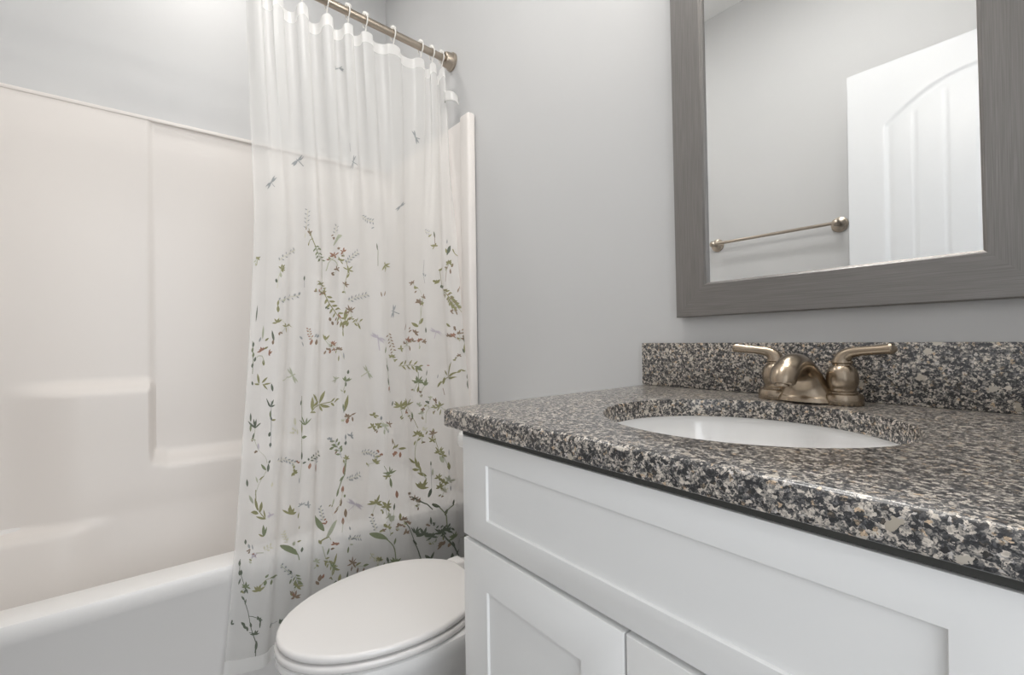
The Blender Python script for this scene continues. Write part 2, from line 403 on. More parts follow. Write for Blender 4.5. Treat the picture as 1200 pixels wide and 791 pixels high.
#CURTAIN-END
cur = thing('shower_curtain', (-1.40, -.38, .2), 'sheer white shower curtain printed with green sprigs and dragonflies beside the bathtub', 'shower curtain')
def curtain_mesh():
    nu, nv = 560, 260
    U = np.linspace(0, 1, nu+1); V = np.linspace(.020, .982, nv+1)
    UU, VV = np.meshgrid(U, V); P = curtain_P(UU, VV).reshape(-1, 3)
    idx = np.arange((nu+1)*(nv+1)).reshape(nv+1, nu+1)
    F = np.stack([idx[:-1, :-1], idx[:-1, 1:], idx[1:, 1:], idx[1:, :-1]], -1).reshape(-1, 4)
    return P, F
#PRINT-BEGIN
# printed leaves, buds and wings on the cloth: u0 v0 u1 v1 (1/10000 of the cloth), width (0.1 mm), ink
LEAVES = [
[5964,716,5871,798,34,4],[5964,716,5844,778,34,4],[5964,716,6371,881,34,4],[5964,716,6338,833,34,4],[8065,2565,7785,2517,43,4],[8065,2565,7865,2469,43,4],
[8065,2565,8259,2730,43,4],[8065,2565,8326,2730,43,4],[9273,3129,9026,2985,41,4],[9273,3129,9093,2971,41,4],[9273,3129,9466,3287,41,4],[9273,3129,9540,3260,41,4],
[5637,2490,5490,2387,38,4],[5637,2490,5584,2373,38,4],[5637,2490,5697,2607,38,4],[5637,2490,5837,2572,38,4],[2735,1644,2655,1802,43,4],[2735,1644,2575,1788,43,4],
[2735,1644,2902,1507,43,4],[2735,1644,2815,1493,43,4],[3482,3143,3109,2992,41,4],[3482,3143,3235,2992,41,4],[3482,3143,3636,3239,40,4],[3482,3143,3696,3212,40,4],
[500,791,447,661,30,2],[9960,4388,9873,4346,40,3],[9880,4443,9900,4388,40,3],[9827,4326,9753,4353,36,0],[9827,4326,9753,4319,36,0],[9827,4326,9726,4298,36,0],
[9827,4326,9820,4298,36,0],[9827,4326,9887,4298,36,0],[9827,4326,9900,4326,36,0],[7932,3673,8052,3652,33,4],[7839,3652,7732,3659,33,4],[7892,3604,7999,3563,33,4],
[7819,3583,7725,3583,33,4],[7872,3535,8005,3508,33,4],[7792,3514,7705,3514,33,4],[7832,3473,7965,3432,33,4],[7765,3453,7692,3446,33,4],[7805,3404,7919,3363,33,4],
[7905,3714,7899,3645,47,6],[7825,3741,7752,3789,41,6],[7692,3810,7779,3789,41,6],[7732,3844,7712,3803,41,6],[7712,3803,7672,3776,41,6],[7718,3776,7812,3776,41,6],
[7999,3838,7939,3755,39,7],[7799,3989,7779,3934,39,0],[7578,4058,7452,4078,43,1],[7585,4085,7638,4126,43,1],[7532,4120,7285,4044,43,1],[7538,4154,7578,4202,43,1],
[7492,4181,7151,4078,43,1],[7498,4216,7565,4257,43,1],[7405,4202,7065,4099,44,1],[7418,4243,7512,4319,43,1],[7178,4175,7011,4161,44,1],[7105,4635,6985,4615,44,0],
[7085,4690,7025,4635,44,0],[7318,4615,7025,4580,44,0],[7318,4615,7071,4525,44,0],[7318,4615,7325,4573,43,0],[7318,4615,7532,4628,43,0],[7318,4615,7532,4683,43,0],
[7438,4738,7458,4787,41,5],[7225,4725,7065,4697,41,5],[7098,4718,7005,4697,42,5],[7051,4649,7058,4697,42,5],[7171,4621,7372,4718,41,5],[7305,4766,7118,4683,41,5],
[7238,4738,7452,4835,41,5],[7532,4787,7625,4752,42,6],[7558,4780,7572,4725,42,0],[7125,4704,7472,4780,43,0],[7125,4704,7185,4759,43,0],[7125,4704,6978,4732,44,0],
[7125,4704,6971,4663,44,0],[9033,4285,9039,4243,31,4],[8959,4264,8879,4278,32,4],[8933,4230,8939,4188,32,4],[8859,4223,8739,4243,32,4],[8819,4188,8826,4147,32,4],
[8659,4202,8452,4223,32,4],[8526,4195,8459,4147,32,4],[8406,4168,8326,4161,33,4],[8359,4120,8366,4078,33,4],[8966,4415,8919,4470,41,0],[8966,4415,8853,4443,41,0],
[8966,4415,8853,4395,41,0],[8966,4415,8866,4346,41,0],[8966,4415,8946,4340,41,0],[8966,4415,9053,4381,41,0],[8973,4546,8999,4470,55,3],[9106,4642,9113,4580,55,2],
[8039,4532,8019,4450,50,2],[9013,4897,8979,4855,37,4],[8933,4903,8866,4938,37,4],[8866,4876,8819,4835,37,4],[8753,4883,8512,4945,37,4],[8592,4883,8499,4855,38,4],
[8412,4883,8346,4903,38,4],[8332,4835,8286,4787,38,4],[8259,4821,8192,4835,38,4],[8205,4787,8165,4732,38,4],[8906,4924,8813,4876,44,3],[9046,4986,9026,4897,44,0],
[6691,3741,6765,3700,28,4],[6618,3734,6504,3748,28,4],[6658,3693,6731,3652,28,4],[6571,3693,6471,3679,28,4],[6604,3652,6678,3597,28,4],[6744,3762,6838,3755,42,6],
[6691,3831,6791,3796,42,6],[6758,3844,6691,3824,42,6],[6758,3831,6711,3803,42,6],[6758,3941,6324,3789,121,3],[6871,4154,6911,4099,44,0],[6891,4154,6985,4133,44,5],
[6724,4120,6638,4181,44,5],[6724,4120,6471,4126,44,5],[6724,4120,6718,4051,44,5],[6724,4120,6885,4030,44,5],[6724,4120,6898,4085,44,5],[6378,4154,6244,4099,44,0],
[6244,4120,6378,4133,44,6],[6304,4058,6171,3996,41,5],[6304,4058,6258,3975,41,5],[6304,4058,6424,4065,40,5],[6304,4058,6398,4133,40,5],[6471,4071,6578,4030,42,6],
[6524,4071,6424,4023,42,6],[6478,4030,6564,4058,42,6],[6418,4243,6304,4271,44,0],[6418,4243,6244,4175,44,0],[6418,4243,6378,4195,44,0],[6418,4243,6518,4188,44,0],
[6418,4243,6558,4223,44,0],[6845,4381,6724,4401,44,6],[6724,4443,6838,4395,44,6],[6604,4381,6458,4436,40,6],[6604,4381,6451,4367,40,6],[6604,4381,6631,4305,40,6],
[6604,4381,6751,4333,40,6],[6197,4216,6204,4168,36,4],[6131,4195,6017,4188,37,4],[6117,4161,6117,4113,37,4],[6051,4147,5931,4154,37,4],[6044,4120,6077,4071,37,4],
[5957,4106,5824,4120,37,4],[5931,4078,5904,4030,37,4],[5844,4078,5684,4106,37,4],[5817,4051,5804,4003,37,4],[5710,4065,5524,4106,37,4],[5670,4037,5690,3989,37,4],
[6117,4326,6084,4395,45,0],[6117,4326,5891,4353,45,0],[6117,4326,5924,4257,45,0],[6117,4326,6131,4257,45,0],[6117,4326,6318,4319,44,0],[6171,4470,6064,4381,45,0],
[6358,4752,6231,4704,44,0],[6217,4738,6284,4704,44,3],[6244,4587,6144,4628,44,6],[6244,4587,6071,4573,44,6],[6244,4587,6177,4532,44,6],[6244,4587,6338,4573,44,6],
[5243,3384,5063,3349,36,4],[5197,3404,5163,3453,36,4],[5103,3391,4977,3356,36,4],[5063,3418,5043,3466,36,4],[4983,3411,4863,3404,37,4],[4963,3439,4977,3494,36,4],
[4883,3432,4783,3411,37,4],[4857,3459,4843,3508,37,4],[4783,3453,4696,3418,37,4],[4750,3480,4736,3528,37,4],[4817,3590,4703,3569,43,4],[4616,3982,4636,3858,34,2],
[4270,4236,4450,4346,52,0],[4270,4236,4229,4340,52,0],[4270,4236,3936,4257,52,0],[4270,4236,3929,4188,52,0],[4270,4236,4270,4175,52,0],[4483,4807,4523,4718,43,6],
[4363,4787,4270,4690,43,6],[6097,4835,6071,4787,40,4],[6017,4835,5904,4862,41,4],[5977,4807,5977,4752,41,4],[5884,4814,5730,4848,41,4],[5824,4793,5757,4752,41,4],
[5717,4814,5550,4862,41,4],[5630,4800,5570,4759,41,4],[5504,4828,5357,4848,41,4],[5397,4787,5304,4725,41,4],[5264,4780,5110,4800,42,4],[5170,4745,5103,4697,42,4],
[5063,4752,4957,4780,42,4],[2115,3432,1981,3397,30,4],[2081,3453,2028,3487,30,4],[2001,3439,1868,3418,30,4],[1988,3466,1995,3508,30,4],[1888,3453,1755,3453,30,4],
[1861,3487,1861,3528,30,4],[1888,3549,1661,3542,70,0],[1501,3652,1561,3508,47,2],[1528,3817,1348,3755,47,0],[1528,3817,1434,3734,47,0],[1528,3817,1608,3755,47,0],
[1528,3817,1748,3734,47,0],[1528,3817,1634,3851,47,0],[534,3707,527,3618,39,4],[554,3934,380,3721,97,2],[554,3893,614,3776,58,0],[213,3817,287,3755,48,0],
[560,4195,694,4126,53,6],[614,4230,654,4154,53,3],[500,4113,287,4099,58,0],[500,4113,367,4051,58,0],[500,4113,374,4009,58,0],[500,4113,514,4037,58,0],
[500,4113,614,4044,58,0],[500,4113,634,4106,58,0],[400,4161,274,4051,63,6],[454,4312,434,4202,53,6],[1354,4243,994,4092,56,0],[1448,4518,1281,4395,60,0],
[1448,4518,1414,4450,60,0],[1448,4518,1454,4450,60,0],[1448,4518,1641,4443,60,0],[1448,4518,1648,4456,60,0],[1448,4518,1574,4532,60,0],[1241,4491,854,4470,49,2],
[1227,4546,1154,4477,49,2],[1241,4539,894,4470,49,2],[981,4498,1047,4450,49,2],[1194,4484,1288,4553,49,2],[1014,4539,600,4594,62,0],[881,4580,907,4670,61,0],
[720,4615,514,4649,62,0],[707,4663,821,4725,62,0],[607,4697,414,4690,62,0],[600,4738,634,4821,62,0],[534,4773,327,4745,62,0],[540,4807,640,4862,62,0],
[460,4828,227,4787,62,0],[454,4862,527,4952,62,0],[367,4855,120,4807,62,0],[374,4897,454,5000,62,0],[280,4890,33,4862,62,0],[274,4924,367,5034,62,0],
[173,4917,0,4897,62,0],[834,4566,620,4608,52,6],[767,4635,867,4683,52,6],[640,4690,500,4725,53,6],[620,4752,687,4793,52,6],[520,4800,374,4766,53,6],
[507,4855,580,4897,52,6],[394,4855,220,4800,53,6],[153,4608,53,4505,48,6],[13,4532,0,4463,48,6],[2021,4285,2115,4340,48,4],[2148,4319,2235,4291,48,4],
[2141,4278,2195,4340,48,4],[2742,4505,2642,4511,45,6],[2742,4505,2642,4456,45,6],[2742,4505,2775,4463,45,6],[2742,4505,2909,4484,45,6],[2742,4505,2835,4546,45,6],
[2622,4580,2575,4635,47,0],[2622,4628,2655,4573,47,0],[2475,4628,2588,4601,48,0],[2655,4566,2562,4608,47,0],[2648,4697,2548,4663,54,6],[2235,4855,2422,4883,50,0],
[2422,4931,2342,4862,50,6],[2228,4759,2068,4738,46,6],[2228,4759,2095,4711,46,6],[2228,4759,2181,4670,46,6],[2228,4759,2355,4752,45,6],[2502,4897,2302,4890,45,6],
[2502,4897,2382,4862,45,6],[2502,4897,2442,4842,45,6],[2502,4897,2575,4828,45,6],[2502,4897,2622,4862,45,6],[2375,4917,2188,4835,50,0],[9793,5268,9767,5027,30,2],
[9026,5082,9033,4979,62,0],[9039,5240,8906,5185,44,0],[9039,5240,8999,5172,44,0],[9039,5240,9126,5185,44,0],[9039,5240,9193,5268,44,0],[8966,5426,8966,5378,40,6],
[8873,5405,8959,5371,40,6],[8746,5309,8699,5412,37,0],[8746,5309,8346,5330,37,0],[8746,5309,8452,5309,37,0],[8746,5309,8799,5247,37,0],[8746,5309,8886,5275,37,0],
[9540,5543,9533,5350,54,3],[9653,5577,9606,5509,43,4],[9113,5522,9186,5371,58,2],[9446,5570,9293,5502,43,0],[9146,5577,9126,5502,54,6],[9546,5715,9420,5667,46,5],
[9546,5715,9486,5667,46,5],[9546,5715,9600,5653,46,5],[9546,5715,9646,5687,46,5],[9546,5715,9713,5722,46,5],[9473,5694,9300,5632,43,0],[9273,5722,9233,5756,36,5],
[9273,5722,9213,5749,36,5],[9273,5722,9166,5708,36,5],[9273,5722,9139,5674,36,5],[9273,5722,9219,5653,36,5],[9453,5928,9466,5839,71,0],[9847,5639,9833,5564,53,2],
[9867,5715,9847,5639,53,1],[9827,5790,9813,5715,53,1],[9767,5852,9746,5784,53,2],[9840,5935,9820,5866,53,2],[9580,6182,9653,6031,53,0],[9480,6176,9260,6066,50,0],
[9573,6196,9740,6169,46,0],[9453,6189,9233,6244,53,0],[9413,6196,9126,6134,43,0],[9073,6251,9119,6141,53,2],[9780,6189,9813,6127,42,2],[8292,6045,8205,6155,45,3],
[8292,6045,8139,6127,45,3],[8292,6045,8499,5976,45,3],[8292,6045,8386,5935,45,3],[8052,5460,8145,5419,57,4],[7985,5564,8072,5495,38,4],[7658,5495,7732,5481,30,5],
[7645,5474,7618,5447,30,5],[7692,5454,7772,5426,30,5],[7685,5426,7658,5399,30,5],[7725,5412,7819,5392,30,5],[7705,5385,7672,5364,30,5],[7745,5364,7839,5330,30,5],
[7725,5344,7685,5323,30,5],[7765,5316,7865,5288,30,5],[7678,5584,7638,5502,61,5],[7518,5619,7505,5529,65,6],[7485,5460,7572,5460,40,4],[7505,5509,7445,5460,40,4],
[7518,5474,7578,5488,40,4],[7432,5447,7438,5488,40,4],[6858,5591,6858,5536,43,3],[6818,5598,6798,5550,43,6],[6998,5467,6871,5392,47,0],[6998,5467,6998,5392,47,0],
[6998,5467,7071,5371,47,0],[6805,5653,6691,5646,43,6],[6671,5687,6718,5625,43,5],[6771,5564,6631,5605,43,5],[6771,5564,6564,5570,43,5],[6771,5564,6671,5515,43,5],
[6771,5564,6778,5502,43,5],[6771,5564,6825,5509,43,5],[6905,5605,6825,5632,41,6],[6891,5632,6945,5598,41,6],[6898,5625,6818,5646,41,6],[6951,5591,6925,5632,41,6],
[7025,5694,6965,5632,47,6],[6858,5694,6838,5632,51,5],[6431,5687,6298,5660,47,6],[6431,5687,6331,5632,47,6],[6431,5687,6451,5639,47,6],[6431,5687,6591,5646,47,6],
[6431,5687,6671,5667,47,6],[6624,5735,6578,5680,43,0],[6471,5873,6451,5777,43,0],[6251,5811,6271,5701,32,4],[6965,4752,6798,4800,56,0],[6958,4793,7031,4883,55,0],
[6898,4835,6684,4890,56,0],[6891,4883,6971,4958,56,0],[6818,4924,6551,4986,56,0],[6798,4972,6878,5048,56,0],[6691,5020,6391,5041,56,0],[6671,5068,6785,5130,55,0],
[6524,5123,6271,5068,56,0],[6484,5172,6578,5254,55,0],[6378,5178,6157,5123,56,0],[6351,5220,6424,5330,55,0],[6891,4952,6958,4965,42,2],[6965,4917,7005,4958,42,2],
[6931,4938,6931,4890,42,2],[6364,5178,6544,5123,67,5],[6244,5178,6184,4986,88,0],[6338,5275,6117,5165,92,0],[6164,5165,5931,5103,68,0],[6304,5323,6304,5240,60,6],
[6191,5275,6097,5192,60,0],[6845,5172,6885,5103,59,6],[6751,5254,6811,5178,59,6],[6571,5295,6491,5240,59,6],[6664,5206,6591,5158,59,6],[5937,5199,5764,5165,49,0],
[5864,5220,5684,5295,49,0],[5791,5206,5657,5158,49,0],[5690,5240,5550,5330,49,0],[5564,5240,5337,5178,49,0],[5497,5364,5664,5268,61,0],[6064,5165,6044,5110,44,6],
[5857,5151,6004,5144,44,0],[6051,5007,5917,5041,44,6],[6051,5007,5811,4958,45,6],[6051,5007,5971,4938,44,6],[6051,5007,6131,4910,44,6],[6051,5007,6231,4965,44,6],
[6051,5007,6264,5082,44,6],[6291,5454,6311,5357,40,3],[3849,5041,3749,4931,39,4],[3849,5041,3843,4917,39,4],[3849,5041,3863,5165,39,4],[3849,5041,3969,5158,39,4],
[4663,5502,4877,5399,59,8],[4663,5502,4937,5433,59,8],[4663,5502,4330,5557,59,8],[4663,5502,4416,5605,59,8],[4089,5426,3956,5454,43,6],[4136,5454,4303,5495,42,6],
[4043,5481,3923,5509,43,6],[4076,5515,4183,5557,42,6],[3996,5536,3883,5564,43,6],[4036,5570,4176,5605,42,6],[3956,5591,3843,5619,43,6],[3989,5625,4103,5667,42,6],
[3923,5646,3809,5660,43,6],[3949,5687,4036,5722,42,6],[3889,5708,3776,5722,43,6],[3923,5742,4029,5770,42,6],[3856,5894,3736,5880,47,0],[3823,5921,3876,5866,47,0],
[3969,5825,3789,5845,51,0],[3969,5825,3823,5797,51,0],[3969,5825,3956,5777,51,0],[3969,5825,4163,5790,51,0],[3969,5825,4123,5839,51,0],[4356,5770,4310,5653,46,1],
[4189,6072,4296,5955,55,2],[4183,6306,4216,6176,42,2],[4169,6402,4129,6313,54,5],[6278,6327,6371,6299,43,3],[6231,6347,6204,6292,43,0],[6184,6155,5951,6114,43,1],
[6184,6155,6031,6093,43,1],[6184,6155,6204,6066,43,1],[6184,6155,6237,6093,43,1],[6184,6155,6304,6107,43,1],[6111,6038,6091,5969,59,2],[6184,6237,6184,6155,51,2],
[6571,6155,6418,6121,39,3],[6571,6155,6571,6100,39,3],[6571,6155,6731,6072,39,3],[6571,6155,6778,6148,39,3],[6571,6155,6671,6196,39,3],[5063,6052,4950,6182,49,3],
[5063,6052,4857,6162,50,3],[5063,6052,5344,5955,49,3],[5063,6052,5197,5928,49,3],[2422,4869,2228,4917,50,6],[2422,4869,2248,4828,50,6],[2422,4869,2408,4800,50,6],
[2422,4869,2588,4821,50,6],[2422,4869,2648,4883,50,6],[2548,5330,2829,5220,94,0],[2508,5288,2275,5144,95,0],[3356,5385,3189,5240,39,6],[2902,5364,2989,5399,46,6],
[2909,5302,2949,5350,47,6],[2829,5357,2949,5385,47,6],[2702,5419,2555,5495,54,6],[2702,5419,2515,5426,54,6],[2702,5419,2608,5405,54,6],[2702,5419,2655,5364,54,6],
[2702,5419,2782,5350,53,6],[2168,5405,2155,5295,59,2],[3215,5612,3489,5612,48,6],[3442,5632,3456,5570,48,6],[3062,5543,3035,5584,57,5],[3062,5543,2855,5584,57,5],
[3062,5543,2809,5515,57,5],[3062,5543,2975,5460,57,5],[3062,5543,3109,5495,57,5],[3062,5543,3356,5529,57,5],[3122,5646,3349,5612,48,3],[3129,5605,3269,5557,48,6],
[2822,5564,2635,5577,44,6],[2822,5564,2748,5522,44,6],[2822,5564,2815,5488,44,6],[2822,5564,3002,5536,44,6],[2535,5735,2515,5674,49,3],[2555,5729,2488,5680,49,3],
[2502,5584,2368,5543,49,5],[2502,5584,2442,5536,49,5],[2502,5584,2575,5536,49,5],[2502,5584,2648,5564,49,5],[2502,5584,2608,5605,49,5],[2302,5591,2208,5612,49,6],
[2302,5591,2135,5557,50,6],[2302,5591,2208,5515,49,6],[2302,5591,2355,5543,49,6],[2302,5591,2435,5605,49,6],[3596,5708,3542,5770,47,0],[3596,5708,3476,5715,47,0],
[3596,5708,3589,5639,47,0],[3596,5708,3729,5694,47,0],[2942,5729,2982,5632,57,6],[1614,5419,1868,5295,45,8],[1614,5419,1941,5330,45,8],[1614,5419,1314,5454,46,8],
[1614,5419,1374,5502,46,8],[827,5213,600,5337,61,0],[707,5488,567,5536,52,6],[707,5488,580,5509,52,6],[707,5488,620,5460,52,6],[707,5488,834,5399,52,6],
[707,5488,1041,5419,52,6],[294,5577,354,5529,52,5],[213,5529,387,5557,52,0],[527,5536,414,5564,52,5],[527,5536,400,5481,52,5],[527,5536,480,5467,52,5],
[527,5536,614,5460,52,5],[527,5536,640,5515,52,5],[387,5337,500,5371,50,6],[394,5357,494,5412,50,6],[387,5371,434,5426,50,6],[267,5598,187,5522,52,3],
[167,5529,7,5502,52,6],[240,5440,73,5399,48,6],[240,5440,173,5357,47,6],[240,5440,287,5405,47,6],[240,5440,340,5426,47,6],[240,5440,367,5467,47,6],[0,5330,100,5364,48,6],
[0,5392,100,5426,48,6],[0,5454,100,5488,48,6],[0,5515,107,5543,48,6],[0,5598,0,5447,71,2],[60,5804,0,5605,71,0],[60,5804,127,5715,57,2],[487,6004,614,5969,52,0],
[527,5983,440,5928,52,6],[334,5887,200,5880,47,6],[334,5887,240,5839,47,6],[334,5887,387,5852,47,6],[334,5887,460,5914,47,6],[547,4807,314,4780,67,0],
[534,4848,580,4938,67,0],[447,4855,187,4780,67,0],[440,4897,487,5007,67,0],[340,4883,80,4814,67,0],[327,4924,374,5034,67,0],[220,4910,0,4883,67,0],
[480,5075,567,5034,50,6],[427,5096,534,5082,50,6],[514,5075,534,5020,50,6],[434,5007,507,5062,50,6],[367,5013,220,4972,50,6],[240,5034,354,5027,50,6],
[260,5075,274,5027,50,6],[274,5007,300,5068,50,6],[3662,5990,3509,5928,56,0],[3569,6011,3349,6079,56,0],[3462,5990,3302,5894,56,0],[3256,5997,2935,6059,57,0],
[3035,5976,2862,5894,57,0],[2895,5997,2769,6086,57,0],[2789,5990,2628,5935,57,0],[2722,6038,2655,6141,57,0],[2622,6052,2402,6024,58,0],[2722,6017,2455,6134,97,1],
[2969,6423,2809,6423,48,6],[2795,6457,2882,6402,48,3],[2648,6313,2428,6354,53,1],[2648,6313,2415,6286,53,1],[2648,6313,2475,6224,53,1],[2648,6313,2708,6189,53,1],
[2648,6313,2742,6224,53,1],[2648,6313,2922,6251,53,1],[2648,6313,2829,6306,53,1],[2522,6595,2608,6540,48,3],[2542,6595,2515,6540,48,6],[2362,6382,2168,6306,53,1],
[2362,6382,2241,6272,53,1],[2362,6382,2262,6231,53,1],[2362,6382,2368,6292,53,1],[2362,6382,2548,6292,53,1],[2362,6382,2482,6334,53,1],[2682,6485,2635,6382,66,0],
[2595,6512,2542,6478,46,6],[2508,6492,2595,6512,46,6],[2562,6506,2628,6464,46,6],[2262,6196,2215,6086,31,2],[1121,6203,680,5990,103,0],[987,6217,507,6224,84,0],
[1121,6231,487,6320,75,0],[1201,6210,1328,6127,59,0],[1694,6423,1508,6341,81,0],[1454,6402,1341,6251,73,0],[474,6237,260,6141,66,0],[307,6148,53,6155,57,0],
[7,6499,0,6320,90,2],[27,6306,0,6210,47,2],[1674,6265,1628,6196,36,4],[2221,6004,2015,5990,36,5],[9113,6478,8986,6444,39,2],[9113,6478,9033,6368,39,2],
[9113,6478,9053,6382,39,2],[9113,6478,9273,6368,39,2],[9113,6478,9206,6430,39,2],[9106,6623,9099,6526,46,1],[9059,6671,9093,6602,42,2],[9059,6664,8946,6657,53,0],
[9106,6898,9086,6829,53,2],[9059,7042,9053,6973,46,2],[9773,6698,9793,6574,42,2],[9760,6836,9767,6726,45,1],[9580,6973,9686,6946,38,3],[9646,6959,9746,6946,38,3],
[9626,6801,9426,6733,42,2],[9626,6801,9620,6691,42,2],[9626,6801,9606,6671,42,2],[9626,6801,9693,6664,42,2],[9626,6801,9867,6684,42,2],[9686,6946,9646,6863,38,2],
[9693,6980,9680,6918,45,6],[9466,7104,9480,7014,70,8],[9526,7131,9613,7131,36,6],[9486,7138,9580,7111,36,6],[9533,7145,9613,7124,36,6],[9560,7118,9586,7152,36,6],
[9133,7365,9326,7290,70,1],[9079,7386,9073,7269,52,2],[9066,7269,9039,7221,35,2],[9406,7551,9506,7468,45,3],[9360,7510,9173,7441,35,0],[9740,7585,9773,7482,48,2],
[8959,7599,8946,7530,42,7],[8025,6464,7999,6382,37,2],[8165,6774,8185,6657,48,7],[7899,6884,7925,6705,48,0],[7752,6774,7585,6705,37,1],[7752,6774,7705,6671,37,1],
[7752,6774,7952,6616,37,1],[7752,6774,8052,6678,37,1],[8192,6836,8132,6856,39,7],[8232,6884,8306,6898,38,7],[8159,6863,8165,6822,39,7],[8225,6904,8179,6870,39,7],
[8225,6808,8212,6849,39,7],[8205,6863,8212,6904,39,7],[8092,6898,8099,6822,37,7],[7885,6939,7692,6953,81,1],[7845,7269,7859,7145,55,2],[8819,7248,8786,7214,34,4],
[8719,7269,8492,7331,34,4],[8646,7262,8652,7221,34,4],[8472,7296,8379,7324,34,4],[8406,7276,8339,7248,34,4],[8359,7296,8326,7338,34,4],[8306,7290,8239,7269,35,4],
[8272,7310,8239,7345,35,4],[8225,7303,8165,7269,35,4],[8192,7324,8159,7358,35,4],[8145,7310,8085,7276,35,4],[8012,7317,8059,7283,38,5],[8032,7276,8112,7303,38,5],
[7945,7290,8032,7317,38,5],[8205,7365,8139,7331,40,3],[8159,7400,8132,7351,40,0],[8139,7448,8199,7516,44,0],[8139,7448,8139,7503,44,0],[8139,7448,8052,7468,44,0],
[8139,7448,8012,7448,44,0],[8139,7448,8039,7413,44,0],[8139,7448,8132,7400,44,0],[7805,7324,7678,7324,55,2],[7612,7317,7638,7276,35,2],[7565,7324,7472,7345,35,2],
[7545,7303,7532,7269,35,2],[7492,7310,7325,7310,35,2],[7478,7283,7498,7248,35,2],[7378,7283,7131,7290,36,2],[7352,7255,7398,7214,35,2],[7151,7248,7051,7276,36,2],
[7131,7221,7151,7179,36,2],[7285,7303,7358,7345,39,4],[7345,7365,7125,7345,39,4],[7171,7303,7412,7324,39,4],[7598,7441,7578,7358,62,5],[7305,7503,7345,7379,85,5],
[7919,7606,7939,7516,36,4],[7572,6595,7585,6389,67,0],[7372,6506,7565,6354,56,0],[7171,6471,6965,6272,89,0],[7125,6485,6811,6540,85,0],[7171,6499,7025,6588,65,0],
[7598,6616,7458,6643,45,0],[6785,6478,6638,6554,54,0],[6785,6464,6598,6430,54,0],[6644,6499,6398,6444,50,0],[7578,6554,7292,6444,64,0],[6204,6623,6091,6368,86,0],
[6231,6629,6264,6512,47,1],[6231,6657,6231,6547,31,4],[6237,6788,6318,6753,43,3],[6324,6788,6224,6753,43,3],[6111,6705,6031,6746,51,6],[6111,6705,5944,6705,51,6],
[6111,6705,6051,6671,51,6],[6111,6705,6177,6657,51,6],[6111,6705,6224,6705,51,6],[5991,6691,5737,6684,47,6],[6124,6815,6091,6726,86,5],[5891,6801,5931,6719,51,6],
[6785,7042,6664,7097,46,4],[6785,7042,6684,7056,46,4],[6785,7042,6698,7021,46,4],[6785,7042,6818,7001,46,4],[6785,7042,6885,7014,46,4],[6157,7063,6157,6980,46,4],
[5977,7021,5857,7076,47,4],[5977,7021,5864,7014,47,4],[5977,7021,5924,6953,47,4],[5977,7021,6111,6973,47,4],[6164,7145,6144,7083,58,2],[6324,7290,6511,7303,54,1],
[6318,7255,6264,7186,54,1],[6378,7241,6591,7234,54,1],[6364,7214,6264,7152,54,1],[6438,7193,6658,7159,54,1],[6431,7166,6351,7097,54,1],[6511,7159,6738,7131,54,1],
[6504,7124,6431,7056,54,1],[6598,7097,6798,7069,54,1],[6798,7186,6591,7186,76,1],[6538,7296,6444,7241,53,6],[6097,7420,6211,7413,42,3],[6184,7420,6217,7365,42,0],
[6117,7351,6077,7372,42,0],[6117,7351,6004,7365,42,0],[6117,7351,6037,7317,42,0],[6117,7351,6164,7290,42,0],[6117,7351,6231,7338,42,0],[6157,7461,6131,7386,42,1],
[6191,7592,6171,7448,73,6],[6217,7578,6197,7475,38,5],[6224,7867,6191,7771,46,5],[6324,7695,6217,7613,38,1],[6418,7908,6344,7785,42,1],[6084,7661,6044,7626,38,4],
[6024,7675,5917,7709,39,4],[5997,7661,5957,7620,39,4],[5931,7681,5844,7723,39,4],[5897,7661,5891,7613,39,4],[5817,7681,5664,7723,39,4],[5771,7668,5710,7633,39,4],
[5690,7688,5570,7736,39,4],[5650,7668,5644,7620,39,4],[5550,7688,5390,7723,39,4],[5504,7675,5490,7626,39,4],[4830,6781,4730,6836,53,0],[4830,6781,4636,6808,53,0],
[4830,6781,4770,6733,53,0],[4830,6781,4830,6726,53,0],[4830,6781,5003,6746,53,0],[4857,6959,4763,7035,49,0],[4857,6959,4730,6973,49,0],[4857,6959,4843,6904,49,0],
[4857,6959,4957,6891,49,0],[4857,6959,5083,6966,49,0],[4730,7076,4703,7028,45,6],[4810,7042,4723,7014,45,6],[4683,6959,4656,7014,57,0],[4683,6959,4530,7001,58,0],
[4683,6959,4556,6918,58,0],[4683,6959,4683,6911,57,0],[4683,6959,4783,6911,57,0],[4563,6877,4563,6808,62,4],[4416,7118,4476,7069,45,3],[4430,7090,4423,7035,45,3],
[4423,6973,4303,7063,50,3],[4423,6973,4156,6980,50,3],[4423,6973,4316,6939,50,3],[4423,6973,4483,6925,49,3],[4423,6973,4616,6918,49,3],[4450,6980,4496,6925,45,3],
[4456,6987,4583,6966,45,3],[4183,6953,4063,7014,46,6],[4183,6953,3983,6946,46,6],[4183,6953,4149,6898,46,6],[4183,6953,4370,6911,46,6],[4249,7097,4243,7028,58,4],
[5377,7338,5290,7303,40,4],[5290,7351,5197,7393,40,4],[5223,7331,5143,7296,40,4],[5150,7345,5057,7393,40,4],[5077,7331,4983,7310,40,4],[5030,7358,4977,7406,40,4],
[4963,7358,4877,7338,41,4],[4930,7386,4903,7434,40,4],[4863,7386,4783,7365,41,4],[4830,7413,4810,7461,41,4],[4770,7413,4690,7393,41,4],[4736,7441,4690,7489,41,4],
[4743,7358,4650,7358,43,5],[4650,7400,4690,7351,43,5],[4523,7455,4543,7413,43,5],[4550,7427,4643,7434,43,5],[4563,7413,4596,7455,43,5],[5037,7585,5023,7537,44,3],
